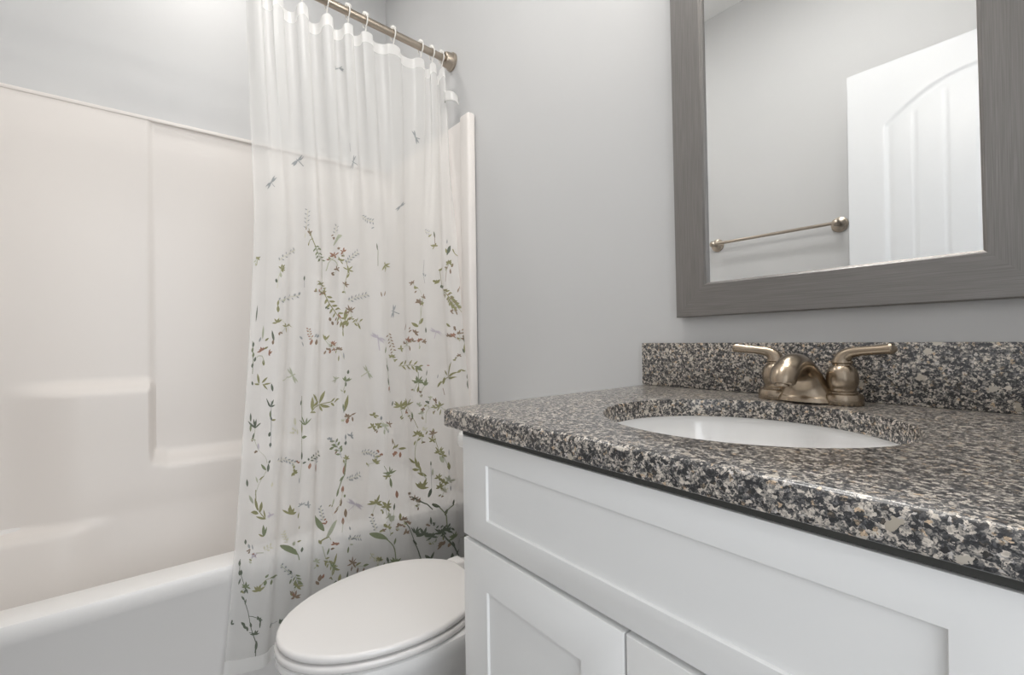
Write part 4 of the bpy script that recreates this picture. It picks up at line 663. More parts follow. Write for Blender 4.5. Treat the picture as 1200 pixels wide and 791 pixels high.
# printed stems: ink, width (0.1 mm), u v u v ...
STEMS = [
[4,30,[5984,729,5904,695]],[4,28,[8119,2559,8032,2579,7945,2620,7839,2675]],[4,26,[9313,3122,9213,3136,9126,3157]],[4,30,[5704,2462,5557,2524,5437,2545]],
[4,34,[2795,1630,2562,1699]],[4,31,[3456,3129,3596,3177]],[4,16,[5777,2132,5771,2208,5764,2284]],[3,14,[9827,4326,9860,4388]],[0,14,[9827,4312,9840,4367,9853,4429]],
[7,15,[7905,3693,7872,3631,7845,3569,7819,3514,7799,3453,7772,3397]],[0,20,[7645,3913,7732,3906,7785,3961]],[1,15,[7598,4037,7552,4113,7505,4181,7432,4223,7185,4195]],
[0,15,[7772,3714,7732,3783,7698,3851,7658,3920,7618,3989,7578,4058]],[1,18,[7185,4195,7185,4250,7198,4312,7198,4367,7191,4422,7191,4477,7185,4532]],
[3,15,[7318,4615,7105,4642]],[3,15,[7125,4704,7558,4766]],[7,15,[9046,4298,8959,4250,8866,4209,8692,4195,8432,4175,8312,4099]],
[7,14,[8939,4374,8979,4429,9013,4491,9046,4546,9066,4608,9066,4663,9079,4725]],[4,12,[8025,4518,8025,4580,8025,4642]],
[7,15,[9039,4917,8933,4890,8813,4876,8559,4897,8366,4855,8259,4814,8165,4780]],[7,16,[6671,3762,6624,3707,6578,3645]],[3,15,[6724,4120,6918,4140]],
[3,16,[6304,4058,6271,4140]],[3,23,[6998,4333,6958,4271,6925,4202,6851,4161,6731,4147]],[3,23,[6851,4147,6731,4195,6618,4264,6558,4333]],[3,15,[6604,4381,6724,4429]],
[7,16,[6211,4236,6124,4181,6031,4126,5917,4085,5784,4058,5597,4051]],[3,15,[6244,4587,6278,4704]],
[0,13,[6244,4587,6211,4518,6171,4450,6131,4374,6131,4312,6157,4250,6177,4188]],[7,17,[5337,3404,5117,3397,4977,3425,4850,3453,4716,3473]],
[1,14,[4596,3968,4596,4030,4603,4085,4610,4147,4610,4209,4616,4264]],[0,17,[4149,4243,4283,4360]],
[7,16,[6117,4848,5997,4821,5864,4800,5677,4807,5450,4807,5223,4766,5037,4738]],[7,18,[2175,3446,1828,3480]],[6,15,[1528,3583,1514,3659,1501,3741,1488,3817]],
[0,37,[254,3755,173,3824,0,3858]],[3,18,[500,4113,640,4168]],[6,15,[500,4113,554,4175,614,4223,634,4291,667,4353,687,4422]],
[0,21,[1288,4202,1261,4264,1241,4326,1214,4388,1187,4450,1174,4518,921,4553,714,4642,614,4725,527,4800,434,4848,320,4869,213,4903,113,4945,20,4993]],
[4,18,[2141,4023,2148,4099,2175,4181,2188,4257,2188,4333,2141,4395,2095,4463]],[3,17,[2228,4759,2368,4876]],
[3,14,[2742,4505,2622,4566,2508,4621,2388,4656,2322,4704,2248,4752,2255,4821,2295,4897,2342,4972,2368,5041,2395,5117,2422,5185]],[3,14,[8746,5309,8839,5350,8919,5392]],
[7,14,[9019,5158,8933,5192,8839,5233,8773,5295,8686,5357]],[3,21,[9733,5804,9646,5777,9533,5790,9473,5832,9460,5887]],
[1,14,[9873,5550,9860,5605,9847,5660,9840,5708,9827,5763,9813,5818,9813,5866,9813,5921,9813,5969,9813,6024]],[3,26,[8225,6011,8306,6052,8399,6093,8592,6114,8799,6107]],
[7,15,[7638,5509,7678,5447,7725,5378,7745,5316]],[3,15,[6998,5467,6911,5529,6825,5591]],[3,15,[6771,5564,6718,5660]],
[7,13,[7031,5426,6938,5467,6851,5515,6744,5577,6604,5646,6458,5694,6364,5729,6298,5777,6224,5818]],
[0,20,[7131,4663,7058,4704,7005,4752,6958,4800,6918,4855,6865,4910,6798,4965,6711,5034,6611,5103,6511,5165,6411,5199,6338,5233,6304,5282,6304,5337,6298,5392,6298,5447]],
[7,16,[5984,5199,5784,5220,5517,5254]],[3,15,[6051,5007,6004,5062,5991,5130]],[0,16,[6244,5192,6171,5117,6097,5041,6017,4972]],[4,31,[3916,5027,3769,5062,3622,5096]],
[8,30,[4676,5447,4656,5515,4643,5584,4623,5653,4603,5722]],[7,16,[4136,5412,4076,5481,4016,5550,3969,5619,3929,5687,3889,5756]],[3,16,[3969,5825,3843,5907]],
[1,13,[4290,5852,4270,5914,4249,5969,4229,6024,4209,6086,4189,6141,4176,6196,4156,6258,4136,6313,4116,6368,4096,6430]],[3,15,[6184,6155,6217,6237,6271,6313]],
[3,29,[4983,6038,5197,6079,5457,6134]],[3,20,[2388,4931,2395,4993,2402,5062,2408,5123,2422,5192,2475,5261,2548,5316]],[3,17,[3062,5543,3456,5632]],
[3,17,[2822,5564,3135,5605]],[3,17,[2502,5584,2542,5680]],[3,23,[3469,5687,3149,5612,2962,5680]],[8,32,[1581,5399,1648,5460,1708,5529]],[3,18,[527,5536,374,5591]],
[3,18,[240,5440,173,5536]],[3,18,[334,5887,534,5976]],[6,18,[587,4787,480,4869,354,4897,220,4931]],
[0,17,[3709,5997,3569,6004,3376,5997,3029,5983,2835,5990,2708,6031,2588,6079]],[3,17,[2648,6313,2748,6382,2842,6451]],[3,17,[2362,6382,2502,6464,2575,6540]],
[1,17,[2628,6134,2628,6203,2628,6265,2628,6334,2628,6402,2628,6464]],[0,24,[1681,6396,1548,6382,1414,6334,1281,6272,1021,6203,687,6231,547,6237,394,6210]],
[6,17,[1461,6471,1434,6533,1408,6595]],
[4,11,[9099,6396,9093,6444,9086,6492,9086,6547,9079,6595,9073,6650,9066,6698,9059,6753,9059,6801,9059,6849,9053,6904,9053,6953,9053,7001,9053,7056]],
[3,13,[9626,6801,9626,6856,9640,6911,9666,6966]],[3,11,[9633,6953,9586,7001,9533,7056,9480,7097,9393,7131,9280,7152,9186,7179,9139,7221,9119,7269]],
[3,13,[9113,7365,9159,7406,9206,7448,9266,7489,9326,7537,9373,7578,9413,7626,9446,7668,9486,7716]],
[1,14,[7985,6320,7979,6375,7972,6423,7965,6478,7952,6533,7945,6581,7939,6636,7932,6691,7925,6739,7912,6794,7905,6849,7899,6898,7885,6953,7885,7001,7872,7056,7865,7104,7859,7159]],
[7,14,[8839,7255,8659,7269,8419,7283,8306,7296,8219,7310,8125,7324]],[3,14,[8139,7448,8172,7351]],[7,15,[7618,7331,7525,7310,7365,7269,7098,7221]],
[3,12,[7839,7283,7845,7338,7852,7393,7872,7441,7879,7496,7885,7551]],[0,25,[7618,6623,7565,6595,7498,6561,7352,6519,7085,6478,6985,6464,6891,6464,6785,6464]],
[3,15,[6111,6705,6251,6788]],[4,12,[6157,6980,6157,7035,6157,7097,6151,7152]],[4,15,[6291,7296,6351,7241,6418,7193,6498,7145,6591,7083]],
[4,12,[6384,7262,6318,7303,6258,7345]],[3,15,[6117,7351,6197,7400]],
[1,24,[6117,7324,6131,7379,6137,7434,6144,7489,6157,7537,6164,7592,6217,7640,6264,7688,6304,7743,6338,7791,6371,7846,6411,7895]],
[7,15,[6104,7675,5984,7668,5831,7675,5664,7675,5457,7681]],[3,16,[4683,6959,4736,7063]],[3,16,[4423,6973,4470,7083]],[3,16,[4183,6953,4463,6980]],
[7,13,[4830,6767,4723,6815,4623,6863,4510,6911,4416,6966,4316,7021,4189,7076]],[7,16,[5424,7351,5230,7338,5070,7345,4937,7372,4823,7406,4710,7441]],
[3,15,[4770,7544,4903,7544,5050,7544]],[1,16,[4470,7620,4383,7675,4283,7736,4203,7798,4163,7860,4116,7929,4083,7991]],[3,16,[3682,6691,3636,6781,3596,6863]],
[3,16,[3349,6684,3329,6746,3309,6808,3302,6870]],[0,14,[3416,6671,3282,6726,3115,6788,2995,6849,2909,6918,2835,6980,2775,7049,2715,7111]],[3,17,[2275,6684,2308,6760]],
[3,17,[2568,6877,2502,6959]],[3,17,[1948,6753,1888,6829]],[3,17,[1654,6774,1441,6870]],
[3,17,[2402,7049,2395,6980,2388,6911,2348,6849,2221,6781,2021,6746,1821,6739,1654,6739]],[3,17,[2595,7262,2582,7379]],
[0,17,[2015,7193,1975,7262,1935,7331,1888,7406,1835,7475]],
[3,25,[2695,7262,2748,7317,2802,7365,2842,7420,2862,7482,2875,7537,2875,7599,2842,7661,2809,7730,2762,7785,2682,7846,2608,7902,2542,7963,2468,8018]],
[0,13,[4003,7207,3923,7283,3863,7358]],[3,17,[1835,7475,1761,7537,1688,7606,1621,7668,1561,7736,1508,7798,1454,7860]],[3,17,[1628,8135,1621,8252]],
[3,17,[1454,8115,1588,8128,1741,8128]],[4,14,[2248,7771,2255,7840,2255,7902,2255,7963,2262,8025,2262,8087,2262,8149,2268,8211]],[3,17,[1641,8266,1781,8348]],
[0,22,[9466,7647,9460,7695,9446,7736,9440,7785,9406,7833,9353,7874,9300,7915,9226,7950,9146,7984,9073,8025]],[8,24,[8933,7998,8993,7936]],[3,13,[9360,8513,9526,8575]],
[3,17,[9300,8472,9166,8472,9059,8472]],[7,13,[9039,8445,8959,8417,8873,8403]],[1,23,[7979,8520,7879,8569,7799,8624,7765,8679]],
[7,14,[8212,8445,8252,8397,8292,8355,8332,8307]],[2,11,[9793,8527,9793,8575,9793,8617,9793,8665,9760,8713,9720,8761,9680,8809,9640,8857]],[3,13,[9553,8905,9693,8947]],
[0,13,[9133,8940,9073,8905,9019,8871,8959,8837,8873,8830,8746,8837,8492,8878]],[3,14,[7945,8905,8059,8878,8139,8850,8212,8816,8279,8782,8352,8747]],
[4,14,[7905,8871,7839,8926,7785,8981,7738,9036]],[3,14,[7799,9036,7885,9091,7999,9139]],
[7,14,[6211,7833,6231,7888,6258,7943,6284,7998,6318,8053,6391,8101,6478,8149,6578,8190]],[3,12,[6184,8273,6191,8335,6197,8390,6204,8445]],
[8,27,[5637,8087,5797,8101,5924,8122,6024,8149]],[0,33,[6711,8486,6831,8500,6925,8520,6971,8562]],[7,14,[6905,8238,6931,8183,6958,8135,6978,8080,7011,8025]],
[3,17,[6905,8610,6878,8658,6851,8713,6818,8768,6744,8823,6664,8871,6558,8926,6478,8981,6411,9029]],[3,14,[6491,8940,6538,9009,6544,9077]],[3,14,[7038,8816,7045,8892]],
[7,15,[5977,8596,5897,8569,5757,8582,5564,8617,5370,8637]],[3,15,[5871,9043,5730,9029,5537,9043,5310,9077,5110,9112]],[3,15,[4743,8190,4790,8238,4837,8287,4870,8335]],
[3,16,[4370,8273,4383,8342,4343,8410]],[1,29,[4410,8761,4283,8802,4123,8857,4016,8912,3949,8974,3923,9036,3909,9098,3903,9153]],
[7,15,[4743,8610,4783,8555,4823,8500,4870,8438,4917,8383]],[3,15,[4930,8926,4863,8995,4763,9043,4636,9070]],[3,15,[4610,9091,4676,9181]],
[3,15,[4330,8245,4470,8287,4570,8335]],[3,15,[4243,8438,4323,8493,4430,8534]],[3,16,[4296,8596,4163,8699]],
[3,15,[3929,8245,3949,8307,3969,8362,3996,8417,4036,8472,4109,8520,4176,8575,4249,8624]],[3,16,[2955,8287,2815,8383]],[3,16,[2809,8348,2842,8438]],
[2,33,[3202,8218,2969,8273,2822,8321,2708,8362,2595,8403,2475,8438,2375,8486,2268,8534]],
[1,34,[2255,8431,2081,8472,1908,8513,1788,8575,1688,8637,1628,8699,1621,8768,1614,8837,1608,8905]],[1,31,[1661,8658,1568,8610,1448,8575,1301,8541]],
[3,16,[3636,8541,3602,8630]],[3,16,[3783,8617,3903,8672]],
[2,30,[3576,8589,3502,8644,3409,8699,3336,8761,3235,8830,3115,8905,3022,8974,2955,9036,2882,9105,2829,9167,2789,9229,2748,9291,2708,9352]],
[3,16,[2622,8933,2548,8995,2462,9050,2362,9105]],[3,16,[2769,9359,2548,9421]],[2,22,[2535,9346,2348,9366]],[3,17,[1828,8974,2015,9015,2175,9070]],
[3,17,[1614,8960,1721,8995,1808,9043]],[3,17,[847,9215,614,9256]],
[2,40,[1901,8926,1801,8981,1708,9043,1628,9105,1534,9160,1441,9222,1354,9277,1288,9346,1201,9421,1054,9511]],
[2,17,[9600,9057,9560,9098,9513,9146,9473,9187,9420,9236,9393,9277,9353,9325,9326,9366,9293,9414,9246,9462,9199,9504,9159,9552,9119,9593,9079,9641,9079,9682,9079,9731,9079,9772]],
[2,15,[9380,9284,9233,9297,9119,9318,9026,9339]],[2,13,[9326,9497,9126,9517]],[2,15,[9073,9717,9066,9765,9059,9820]],[4,16,[8679,9476,8439,9517,8332,9511]],]

def print_mesh():
    """thin printed film lying on the room side of the cloth"""
    UV, FC, MI = [], [], []
    prof = [(0, .18), (.14, .62), (.32, .95), (.5, 1.0), (.68, .82), (.85, .45), (1, .05)]
    SU, SV = .72, 1.845
    def add(a, b, w, k, shape):
        a = np.array(a); b = np.array(b); d = (b-a)*np.array([SU, SV]); n = np.hypot(*d)
        if n < 1e-5: return
        p = np.array([-d[1], d[0]])/n/np.array([SU, SV]); i0 = len(UV)
        for t, q in shape:
            c = a + (b-a)*t
            UV.append(c + p*w*.5*q); UV.append(c - p*w*.5*q)
        for i in range(len(shape)-1):
            j = i0 + 2*i; FC.append((j, j+1, j+3, j+2)); MI.append(k)
    for u0, v0, u1, v1, w, k in LEAVES: add((u0/1e4, v0/1e4), (u1/1e4, v1/1e4), w*1e-4, k, prof)
    for k, w, q in STEMS:
        pts = [(q[i]/1e4, q[i+1]/1e4) for i in range(0, len(q), 2)]
        for a, b in zip(pts, pts[1:]): add(a, b, w*1e-4, k, [(0, 1), (.5, 1), (1, 1)])
    UV = np.clip(np.array(UV), .0005, .9995); e = 4e-4
    P0 = curtain_P(UV[:, 0], UV[:, 1])
    Tu = curtain_P(UV[:, 0]+e, UV[:, 1]) - curtain_P(UV[:, 0]-e, UV[:, 1]); Tv = curtain_P(UV[:, 0], UV[:, 1]+e) - curtain_P(UV[:, 0], UV[:, 1]-e)
    N = np.cross(Tu, Tv); N /= np.linalg.norm(N, axis=1, keepdims=True)
    N *= -1 if np.median(N[:, 0]) < 0 else 1
    return P0 + N*.0009, FC, MI
#PRINT-END
P, F = curtain_mesh()
V_all = P.tolist(); F_all = F.tolist(); mi = [0]*len(F_all)
PP, PF, PM = print_mesh()
n0 = len(V_all); V_all += PP.tolist(); F_all += [tuple(i+n0 for i in q) for q in PF]; mi += [k+1 for k in PM]
me = bpy.data.meshes.new('printed_panel'); me.from_pydata(V_all, [], F_all)
panel = new_obj('printed_panel', me, [M_sheer]+[PRINT[k] for k in PRINT_KEYS], cur, smooth=False)
me.polygons.foreach_set('material_index', mi); me.shade_smooth()
def strip(name, u0, u1, v0, v1, nu, nv, off):
    UU, VV = np.meshgrid(np.linspace(u0, u1, nu+1), np.linspace(v0, v1, nv+1)); P = curtain_P(UU, VV)
    P[..., 0] += off*0
    P = P.reshape(-1, 3); idx = np.arange((nu+1)*(nv+1)).reshape(nv+1, nu+1)
    F = np.stack([idx[:-1, :-1], idx[:-1, 1:], idx[1:, 1:], idx[1:, :-1]], -1).reshape(-1, 4)
    me = bpy.data.meshes.new(name); me.from_pydata(P.tolist(), [], F.tolist())
    o = new_obj(name, me, M_hem, cur, smooth=False); me.shade_smooth(); return o
strip('top_hem', 0, 1, 0.0, .020, 560, 6, 0)
strip('foot_hem', 0, 1, .982, 1.0, 400, 4, 0)

UU, VV = np.meshgrid(np.linspace(0, 1, 13), np.linspace(0, 1, 9)); me = bpy.data.meshes.new('folded_corner')
PP = np.stack([-1.462 + .022*UU + .012*np.sin(PI*UU) + .006*VV, -.070 + .044*UU, 1.930 - .018*UU**2 - .040*VV*(1-.25*UU)], -1).reshape(-1, 3)
ii = np.arange(13*9).reshape(9, 13); FF = np.stack([ii[:-1, :-1], ii[:-1, 1:], ii[1:, 1:], ii[1:, :-1]], -1).reshape(-1, 4)
me.from_pydata(PP.tolist(), [], FF.tolist()); o = new_obj('folded_corner', me, M_hem, cur, smooth=False); me.shade_smooth()
md = o.modifiers.new('thickness', 'SOLIDIFY'); md.thickness = .0015

# rings over the rod
def ring_at(y):
    t = y/(-1.52); c = E0 + (E1-E0)*t
    return c
words = [w + ' from the wall flange' for w in ('first', 'second', 'third', 'fourth', 'fifth', 'sixth', 'seventh', 'eighth', 'ninth', 'tenth')]
proto = None
for k, w in enumerate(words):
    c = ring_at(HOOK_Y[k])
    lab = 'clear white plastic curtain ring hooked over the rod, ' + w
    if proto is None:
        proto = thing('curtain_ring', tuple(c), lab, 'curtain ring', 'curtain rings on the rod')
        bm = B(); r = .019
        path = [c + Vector((math.sin(a)*r, 0, math.cos(a)*r - .004)) for a in np.linspace(-2.6, 2.75, 22)] + [c + Vector((.004, 0, -.030)), c + Vector((.0, 0, -.038))]
        tube(bm, path, .0022, 10); new_obj('hook', bm, M_ring, proto)
        bm = B(); lathe(bm, [(0, -.010), (.005, -.0092), (.0078, -.005), (.0084, 0), (.0078, .005), (.005, .0092), (0, .010)], (0, 1, 0), c+Vector((.002, 0, .0185)), 16); new_obj('bead', bm, M_ring, proto)
    else:
        o = proto.copy(); C.objects.link(o); o.location = c; o['label'] = lab; o['_base'] = tuple(c)
        for ch in list(proto.children):
            d = ch.copy(); C.objects.link(d); d.parent = o

# ------------------------------------------------------------------ toilet
TCX = -.983
toilet = thing('toilet', (TCX, -.40, 0), 'white two-piece toilet with closed oval lid between vanity and bathtub', 'toilet')
def egg(hw, yc, front, back, z, n=56, ycut=None, p=2.0):
    out = []
    for k in range(n):
        a = 2*PI*k/n; c, s = math.cos(a), math.sin(a)
        x = hw*math.copysign(abs(c)**(2/p), c); y = (back if s > 0 else front)*math.copysign(abs(s)**(2/p), s)
        yy = yc + y
        if ycut is not None: yy = min(yy, ycut)
        out.append(Vector((TCX + x, yy, z)))
    return out
bm = B()
prof = [(0, .118, -.36, .25, .24, 2.6), (.015, .120, -.36, .25, .24, 2.6), (.06, .108, -.36, .235, .235, 2.5), (.16, .100, -.37, .215, .235, 2.4), (.24, .112, -.41, .225, .26, 2.3),
        (.31, .140, -.45, .255, .30, 2.15), (.36, .162, -.475, .262, .34, 2.1), (.385, .168, -.48, .266, .36, 2.1), (.393, .166, -.48, .264, .36, 2.1), (.396, .160, -.48, .258, .35, 2.1)]
rs = [egg(hw, yc, f, b, z, p=p) for z, hw, yc, f, b, p in prof]
rs += [egg(.115, -.49, .20, .16, .394), egg(.108, -.49, .19, .15, .37), egg(.09, -.48, .15, .12, .28), egg(.05, -.45, .07, .07, .22)]
rings(bm, rs); new_obj('bowl', bm, M_china, toilet)
bm = B()
def slab(bm, hw, yc, f, b, z0, z1, r, ycut=None, dome=0.0):
    rs = []
    def ring(d, z, q=1.0):
        return egg((hw-d)*q, yc, (f-d)*q, (b-d)*q, z, ycut=yc + (ycut-d-yc)*q)
    for t in np.linspace(0, PI/2, 5): rs.append(ring(r-r*math.sin(t), z0+r-r*math.cos(t)))
    for t in np.linspace(0, PI/2, 6): rs.append(ring(r-r*math.cos(t), z1-r+r*math.sin(t)))
    for q in (.85, .6, .35, .15): rs.append(ring(r, z1+dome*(1-q*q), q))
    rings(bm, rs)
slab(bm, .168, -.497, .250, .205, .398, .413, .006, -.315); new_obj('seat', bm, M_seat, toilet)
bm = B(); slab(bm, .166, -.497, .247, .203, .4155, .432, .0075, -.308, .003); new_obj('lid', bm, M_seat, toilet)
for s in (-1, 1):
    bm = B(); box(bm, (TCX+s*.075-.022, -.312, .398), (TCX+s*.075+.022, -.272, .424), .008, 3); new_obj('hinge_cap', bm, M_seat, toilet)
bm = B(); rings(bm, [rrect(TCX-w, TCX+w, -.198-d, -.016, .03, z, 5) for z, w, d in ((.397, .175, -.03), (.41, .182, -.02), (.55, .195, -.008), (.68, .203, 0), (.689, .203, 0))])
new_obj('tank', bm, M_china, toilet)
bm = B(); rings(bm, [rrect(TCX-.215+i, TCX+.215-i, -.212+i, -.010-i*.3, .035, z, 6) for z, i in ((.6905, .010), (.694, .002), (.702, 0), (.722, 0), (.732, .004), (.737, .014), (.738, .04))])
new_obj('tank_lid', bm, M_china, toilet)
bm = B(); lathe(bm, [(.013, 0), (.013, .008), (.008, .012)], (0, -1, 0), (TCX-.145, -.1985, .640), 20); tube(bm, [(TCX-.145, -.212, .640), (TCX-.11, -.215, .637), (TCX-.075, -.214, .630)], [.006, .005, .007], 12, 3)
new_obj('flush_lever', bm, M_chrome, toilet)

# ------------------------------------------------------------------ vanity cabinet
VX0, VX1, VYF, CT = -.622, .006, -.545, .900
van = thing('vanity_cabinet', (-.308, -.27, 0), 'white shaker vanity cabinet with false drawer front above two doors', 'cabinet')
bm = B(); 
for a, b in (((VX0, -.526, .10), (VX0+.016, -.002, .869)), ((VX1-.016, -.526, .10), (VX1, -.002, .869)), ((VX0+.016, -.526, .10), (VX1-.016, -.002, .116)), ((VX0+.016, -.012, .116), (VX1-.016, -.002, .869)),
             ((VX0+.016, -.526, .829), (VX1-.016, -.508, .869)), ((VX0+.016, -.526, .675), (VX1-.016, -.508, .725)), ((VX0+.01, -.46, 0), (VX1-.01, -.44, .10)), ((VX0+.01, -.44, 0), (VX0+.026, -.01, .10)), ((VX1-.026, -.44, 0), (VX1-.01, -.01, .10))): box(bm, a, b)
new_obj('carcass', bm, M_cab, van)
def shaker(x0, x1, z0, z1, sl, sr, rt, rb, th=.0185, dp=.0038):
    yf, yb = VYF, VYF+th; bm = B()
    def loop(a0, a1, b0, b1, y): return [Vector((a0, y, b0)), Vector((a1, y, b0)), Vector((a1, y, b1)), Vector((a0, y, b1))]
    e = .0022; i0, i1, k0, k1 = x0+sl, x1-sr, z0+rb, z1-rt
    rs = [loop(x0, x1, z0, z1, yb), loop(x0, x1, z0, z1, yf+e), loop(x0+e*.3, x1-e*.3, z0+e*.3, z1-e*.3, yf+e*.3), loop(x0+e, x1-e, z0+e, z1-e, yf),
          loop(i0, i1, k0, k1, yf), loop(i0+.0006, i1-.0006, k0+.0006, k1-.0006, yf+.0006), loop(i0+.0012, i1-.0012, k0+.0012, k1-.0012, yf+dp)]
    rings(bm, rs); return bm
new_obj('drawer_front', shaker(VX0, VX1, .703, .859, .063, .061, .036, .037), M_cab, van)
xm = -.308
for a, b in ((VX0, xm-.0015), (xm+.0015, VX1)):
    new_obj('cabinet_door', shaker(a, b, .115, .696, .062, .062, .062, .062), M_cab, van)

# ------------------------------------------------------------------ granite top with its splash
SCX, SCY, SA, SB = -.298, -.298, .190, .177
top = thing('granite_countertop', (-.308, -.28, CT), 'speckled black and beige granite vanity top with backsplash over the white cabinet', 'countertop')
def counter():
    x0, x1, y0, y1, z1, z0 = -.654, .038, -.559, -.001, CT, CT-.030
    corners = [math.atan2(y-SCY, x-SCX) % (2*PI) for x in (x0, x1) for y in (y0, y1)]
    angs = sorted(list(np.linspace(0, 2*PI, 120, endpoint=False)) + corners)
    def rect(a, ins):
        c, s = math.cos(a), math.sin(a); t = 1e9
        if c > 1e-9: t = min(t, (x1-ins-SCX)/c)
        if c < -1e-9: t = min(t, (x0+ins-SCX)/c)
        if s > 1e-9: t = min(t, (y1-SCY)/s)
        if s < -1e-9: t = min(t, (y0+ins-SCY)/s)
        return SCX+c*t, SCY+s*t
    def ell(a, k):
        c, s = math.cos(a), math.sin(a); r = 1/math.sqrt((c/(SA+k))**2 + (s/(SB+k))**2); return SCX+c*r, SCY+s*r
    rs = []
    R = .0075
    for t in np.linspace(PI/2, 0, 6): rs.append([Vector((*rect(a, R-R*math.cos(t)), z1-R+R*math.sin(t))) for a in angs])
    for t in np.linspace(0, PI/2, 4): rs.append([Vector((*rect(a, .003-.003*math.cos(t)), z0+.003-.003*math.sin(t))) for a in angs])
    low = [Vector((*ell(a, 0), z0)) for a in angs]
    rs.append(low); rs.append([Vector((*ell(a, 0), z1-.003)) for a in angs])
    rs.append([Vector((*ell(a, .001), z1-.0008)) for a in angs]); rs.append([Vector((*ell(a, .003), z1)) for a in angs])
    bm = B(); rings(bm, rs, closed=True); return bm
new_obj('slab', counter(), M_granite, top)
bm = B(); box(bm, (-.654, -.020, CT+.0003), (.038, -.001, .9985), .0015); new_obj('backsplash', bm, M_granite, top)

bm = B(); box(bm, (VX0+.001, -.5445, .8602), (.034, -.530, .8698)); new_obj('dark_strip', bm, M_strip, top)  # near-black strip closing the gap between slab and drawer front

# undermount basin
sink = thing('sink', (SCX, SCY, CT-.17), 'oval white undermount sink below the cutout in the granite', 'sink')
def ring_e(k, z, n=72, dx=0): return [Vector((SCX+(SA+k)*math.cos(2*PI*j/n), SCY+(SB+k)*math.sin(2*PI*j/n), z)) for j in range(n)]
zt = CT-.0305
inn = [(.004, zt), (.002, zt-.02), (-.006, zt-.05), (-.025, zt-.085), (-.06, zt-.115), (-.10, zt-.132), (-.14, zt-.139), (-.152, zt-.140)]
out = [(-.14, zt-.150), (-.09, zt-.143), (-.045, zt-.122), (-.010, zt-.09), (.008, zt-.05), (.014, zt-.012), (.022, zt-.009), (.022, zt)]
bm = B(); rings(bm, [ring_e(*q) for q in out[::-1][:0]] + [ring_e(k, z) for k, z in out] + [ring_e(k, z) for k, z in inn]); new_obj('basin', bm, M_china, sink)
bm = B(); lathe(bm, [(.026, 0), (.026, .003), (.021, .004), (.018, .001), (.0, .001)], (0, 0, 1), (SCX, SCY, zt-.1395), 28); new_obj('drain', bm, M_bronze, sink)

# ------------------------------------------------------------------ faucet
FX, FY = -.289, -.072
fau = thing('faucet', (FX, FY, CT), 'brushed bronze two-handle centerset faucet behind the sink', 'faucet')
bm = B()
def stadium(hx, r, z, n=14):
    pts = []
    for cx, a0 in ((FX+hx, -90), (FX-hx, 90)):
        for k in range(n+1):
            a = math.radians(a0+180*k/n); pts.append(Vector((cx+r*math.cos(a), FY+r*math.sin(a), z)))
    return pts
rings(bm, [stadium(.0490, r, CT+h) for r, h in ((.0215, .0004), (.0225, .002), (.0222, .008), (.020, .011))])
for q in (-1, 1): lathe(bm, [(.0275, .0004), (.0285, .002), (.0280, .0135), (.0262, .0170), (.0225, .0185)], (0, 0, 1), (FX+q*.0490, FY, CT), 40)
new_obj('base_plate', bm, M_bronze, fau)
for s in (-1, 1):
    hx = FX + s*.0490; bm = B()
    lathe(bm, [(.0210, .0165), (.0210, .021), (.0185, .0225), (.0185, .0265), (.0195, .0280), (.0213, .034), (.0220, .042), (.0212, .050), (.0178, .0585), (.0135, .0625), (.0132, .0650), (.0148, .067), (.0142, .070)], (0, 0, 1), (hx, FY, CT), 36)
    h = new_obj('handle', bm, M_bronze, fau)
    bm = B()
    tube(bm, [(hx, FY, CT+.068), (hx+s*.003, FY-.001, CT+.076), (hx+s*.013, FY-.003, CT+.083), (hx+s*.030, FY-.006, CT+.086), (hx+s*.050, FY-.010, CT+.088), (hx+s*.066, FY-.013, CT+.090), (hx+s*.067, FY-.013, CT+.090)],
         [.0135, .0115, .0085, .0072, .0074, .0082, .004], 20, 4)
    new_obj('lever', bm, M_bronze, h)
bm = B()
tube(bm, [(FX, FY-.006, CT+.002), (FX, FY-.006, CT+.016), (FX, FY-.012, CT+.034), (FX, FY-.024, CT+.051), (FX, FY-.044, CT+.0625), (FX, FY-.070, CT+.0625), (FX, FY-.092, CT+.053), (FX, FY-.103, CT+.041), (FX, FY-.105, CT+.036)],
     [.033, .0305, .0255, .0205, .0188, .0185, .0180, .0165, .0135], 32, 5, sx=[.047, .040, .0295, .0235, .0215, .0207, .0200, .0180, .0145])
new_obj('spout', bm, M_bronze, fau)
bm = B(); lathe(bm, [(.0095, 0), (.0100, .006), (.0085, .007), (.0, .006)], (0, -.15, -1), (FX, FY-.105, CT+.040), 20); new_obj('aerator', bm, M_bronze, fau)

# ------------------------------------------------------------------ framed mirror
MX, MZ, MW, MH, FW = -.560, 1.054, .546, .92, .0705
mir = thing('wall_mirror', (MX+MW/2, -.012, MZ), 'rectangular mirror in a wide brushed pewter frame above the vanity', 'mirror')
tilt = .0076
def T(u, v, y): return Vector((MX + u*math.cos(tilt) - v*math.sin(tilt), y, MZ + u*math.sin(tilt) + v*math.cos(tilt)))
def rail(p0, p1, q0, q1):
    """outer edge p0-p1, inner edge q0-q1 in the frame plane, mitred"""
    bm = B(); rs = []
    for a, b in (((p0), (q0)), ((p1), (q1))):
        a = np.array(a); b = np.array(b); L = lambda t, y: T(*(a+(b-a)*t), y)
        rs.append([L(0, -.002), L(0, -.0225), L(.025, -.0245), L(.93, -.0245), L(.955, -.0225), L(.965, -.019), L(1.0, -.017), L(1.0, -.004), L(.9, -.002)])
    rings(bm, rs); return bm
w, h, f = MW, MH, FW
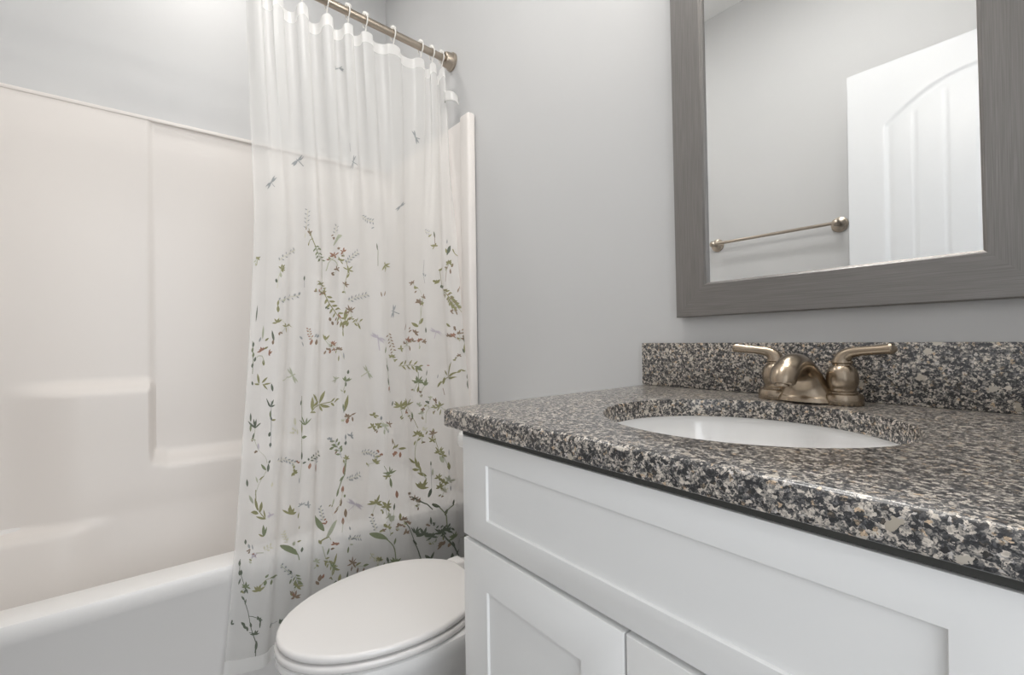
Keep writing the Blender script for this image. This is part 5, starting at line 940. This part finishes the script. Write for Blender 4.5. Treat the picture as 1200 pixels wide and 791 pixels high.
for nm, a, mm in (('bottom_rail', ((0, 0), (w, 0), (f, f), (w-f, f)), M_frame_h), ('top_rail', ((0, h), (w, h), (f, h-f), (w-f, h-f)), M_frame_h),
                  ('side_rail', ((0, 0), (0, h), (f, f), (f, h-f)), M_frame_v), ('side_rail', ((w, 0), (w, h), (w-f, f), (w-f, h-f)), M_frame_v)):
    new_obj(nm, rail(*a), mm, mir)
bm = B(); rings(bm, [[T(f-.006, f-.006, y), T(w-f+.006, f-.006, y), T(w-f+.006, h-f+.006, y), T(f-.006, h-f+.006, y)] for y in (-.006, -.012)]); new_obj('glass', bm, M_glass, mir, smooth=False)

# ------------------------------------------------------------------ towel bar on the facing wall
tb = thing('towel_bar', (-.952, YF, 1.507), 'brushed nickel towel bar seen in the mirror beside the white door', 'towel bar')
for x in (-1.232, -.672):
    bm = B(); lathe(bm, [(.033, .0005), (.034, .003), (.033, .007), (.026, .010), (.025, .013), (.018, .016), (.011, .022), (.010, .044), (.0135, .048), (.0155, .056), (.0145, .064), (.008, .070), (0, .071)], (0, 1, 0), (x, YF, 1.507), 36)
    new_obj('post', bm, M_nickel, tb)
bm = B(); tube(bm, [(-1.226, YF+.056, 1.507), (-.678, YF+.056, 1.507)], .0075, 18); new_obj('rail', bm, M_nickel, tb)

# ------------------------------------------------------------------ lamps and the ring of the added fill (above the picture)
M_glow = bpy.data.materials.new('lit_opal_glass'); M_glow.use_nodes = True
b = M_glow.node_tree.nodes['Principled BSDF']; b.inputs['Base Color'].default_value = (.9, .9, .88, 1)
b.inputs['Emission Color'].default_value = (1.0, 0.955, 0.89, 1); b.inputs['Emission Strength'].default_value = VANITY_E
vl = thing('vanity_light', (-.289, 0, 2.20), 'three-globe brushed nickel vanity light on the wall above the mirror', 'wall light')
bm = B(); box(bm, (-.52, -.022, 2.165), (-.058, -.001, 2.235), .006); new_obj('backplate', bm, M_nickel, vl)
for x in (-.46, -.289, -.118):
    bm = B(); lathe(bm, [(.024, .0), (.022, .03), (.030, .045), (.030, .055)], (0, -1, 0), (x, -.022, 2.20), 24); new_obj('lamp_holder', bm, M_nickel, vl)
    bm = B(); bmesh.ops.create_uvsphere(bm, u_segments=28, v_segments=16, radius=.05, matrix=Matrix.Translation((x, -.122, 2.20))); new_obj('globe', bm, M_glow, vl)
for nm, (x, y), r, lab in (('ceiling_ring', (-1.76, -.77), .105, 'white round ceiling light trim over the bathtub'), ('ceiling_ring', (-.66, -.70), .23, 'wide white ring added around the bounce fill in the middle of the ceiling')):  # second ring is made up, set around the added bounce fill
    cl = thing(nm, (x, y, ZC), lab, 'ceiling light')
    bm = B(); lathe(bm, [(r, .001), (r, .008), (r*.86, .012), (r*.84, .004)], (0, 0, -1), (x, y, ZC), 36); new_obj('trim_ring', bm, M_lamp, cl)
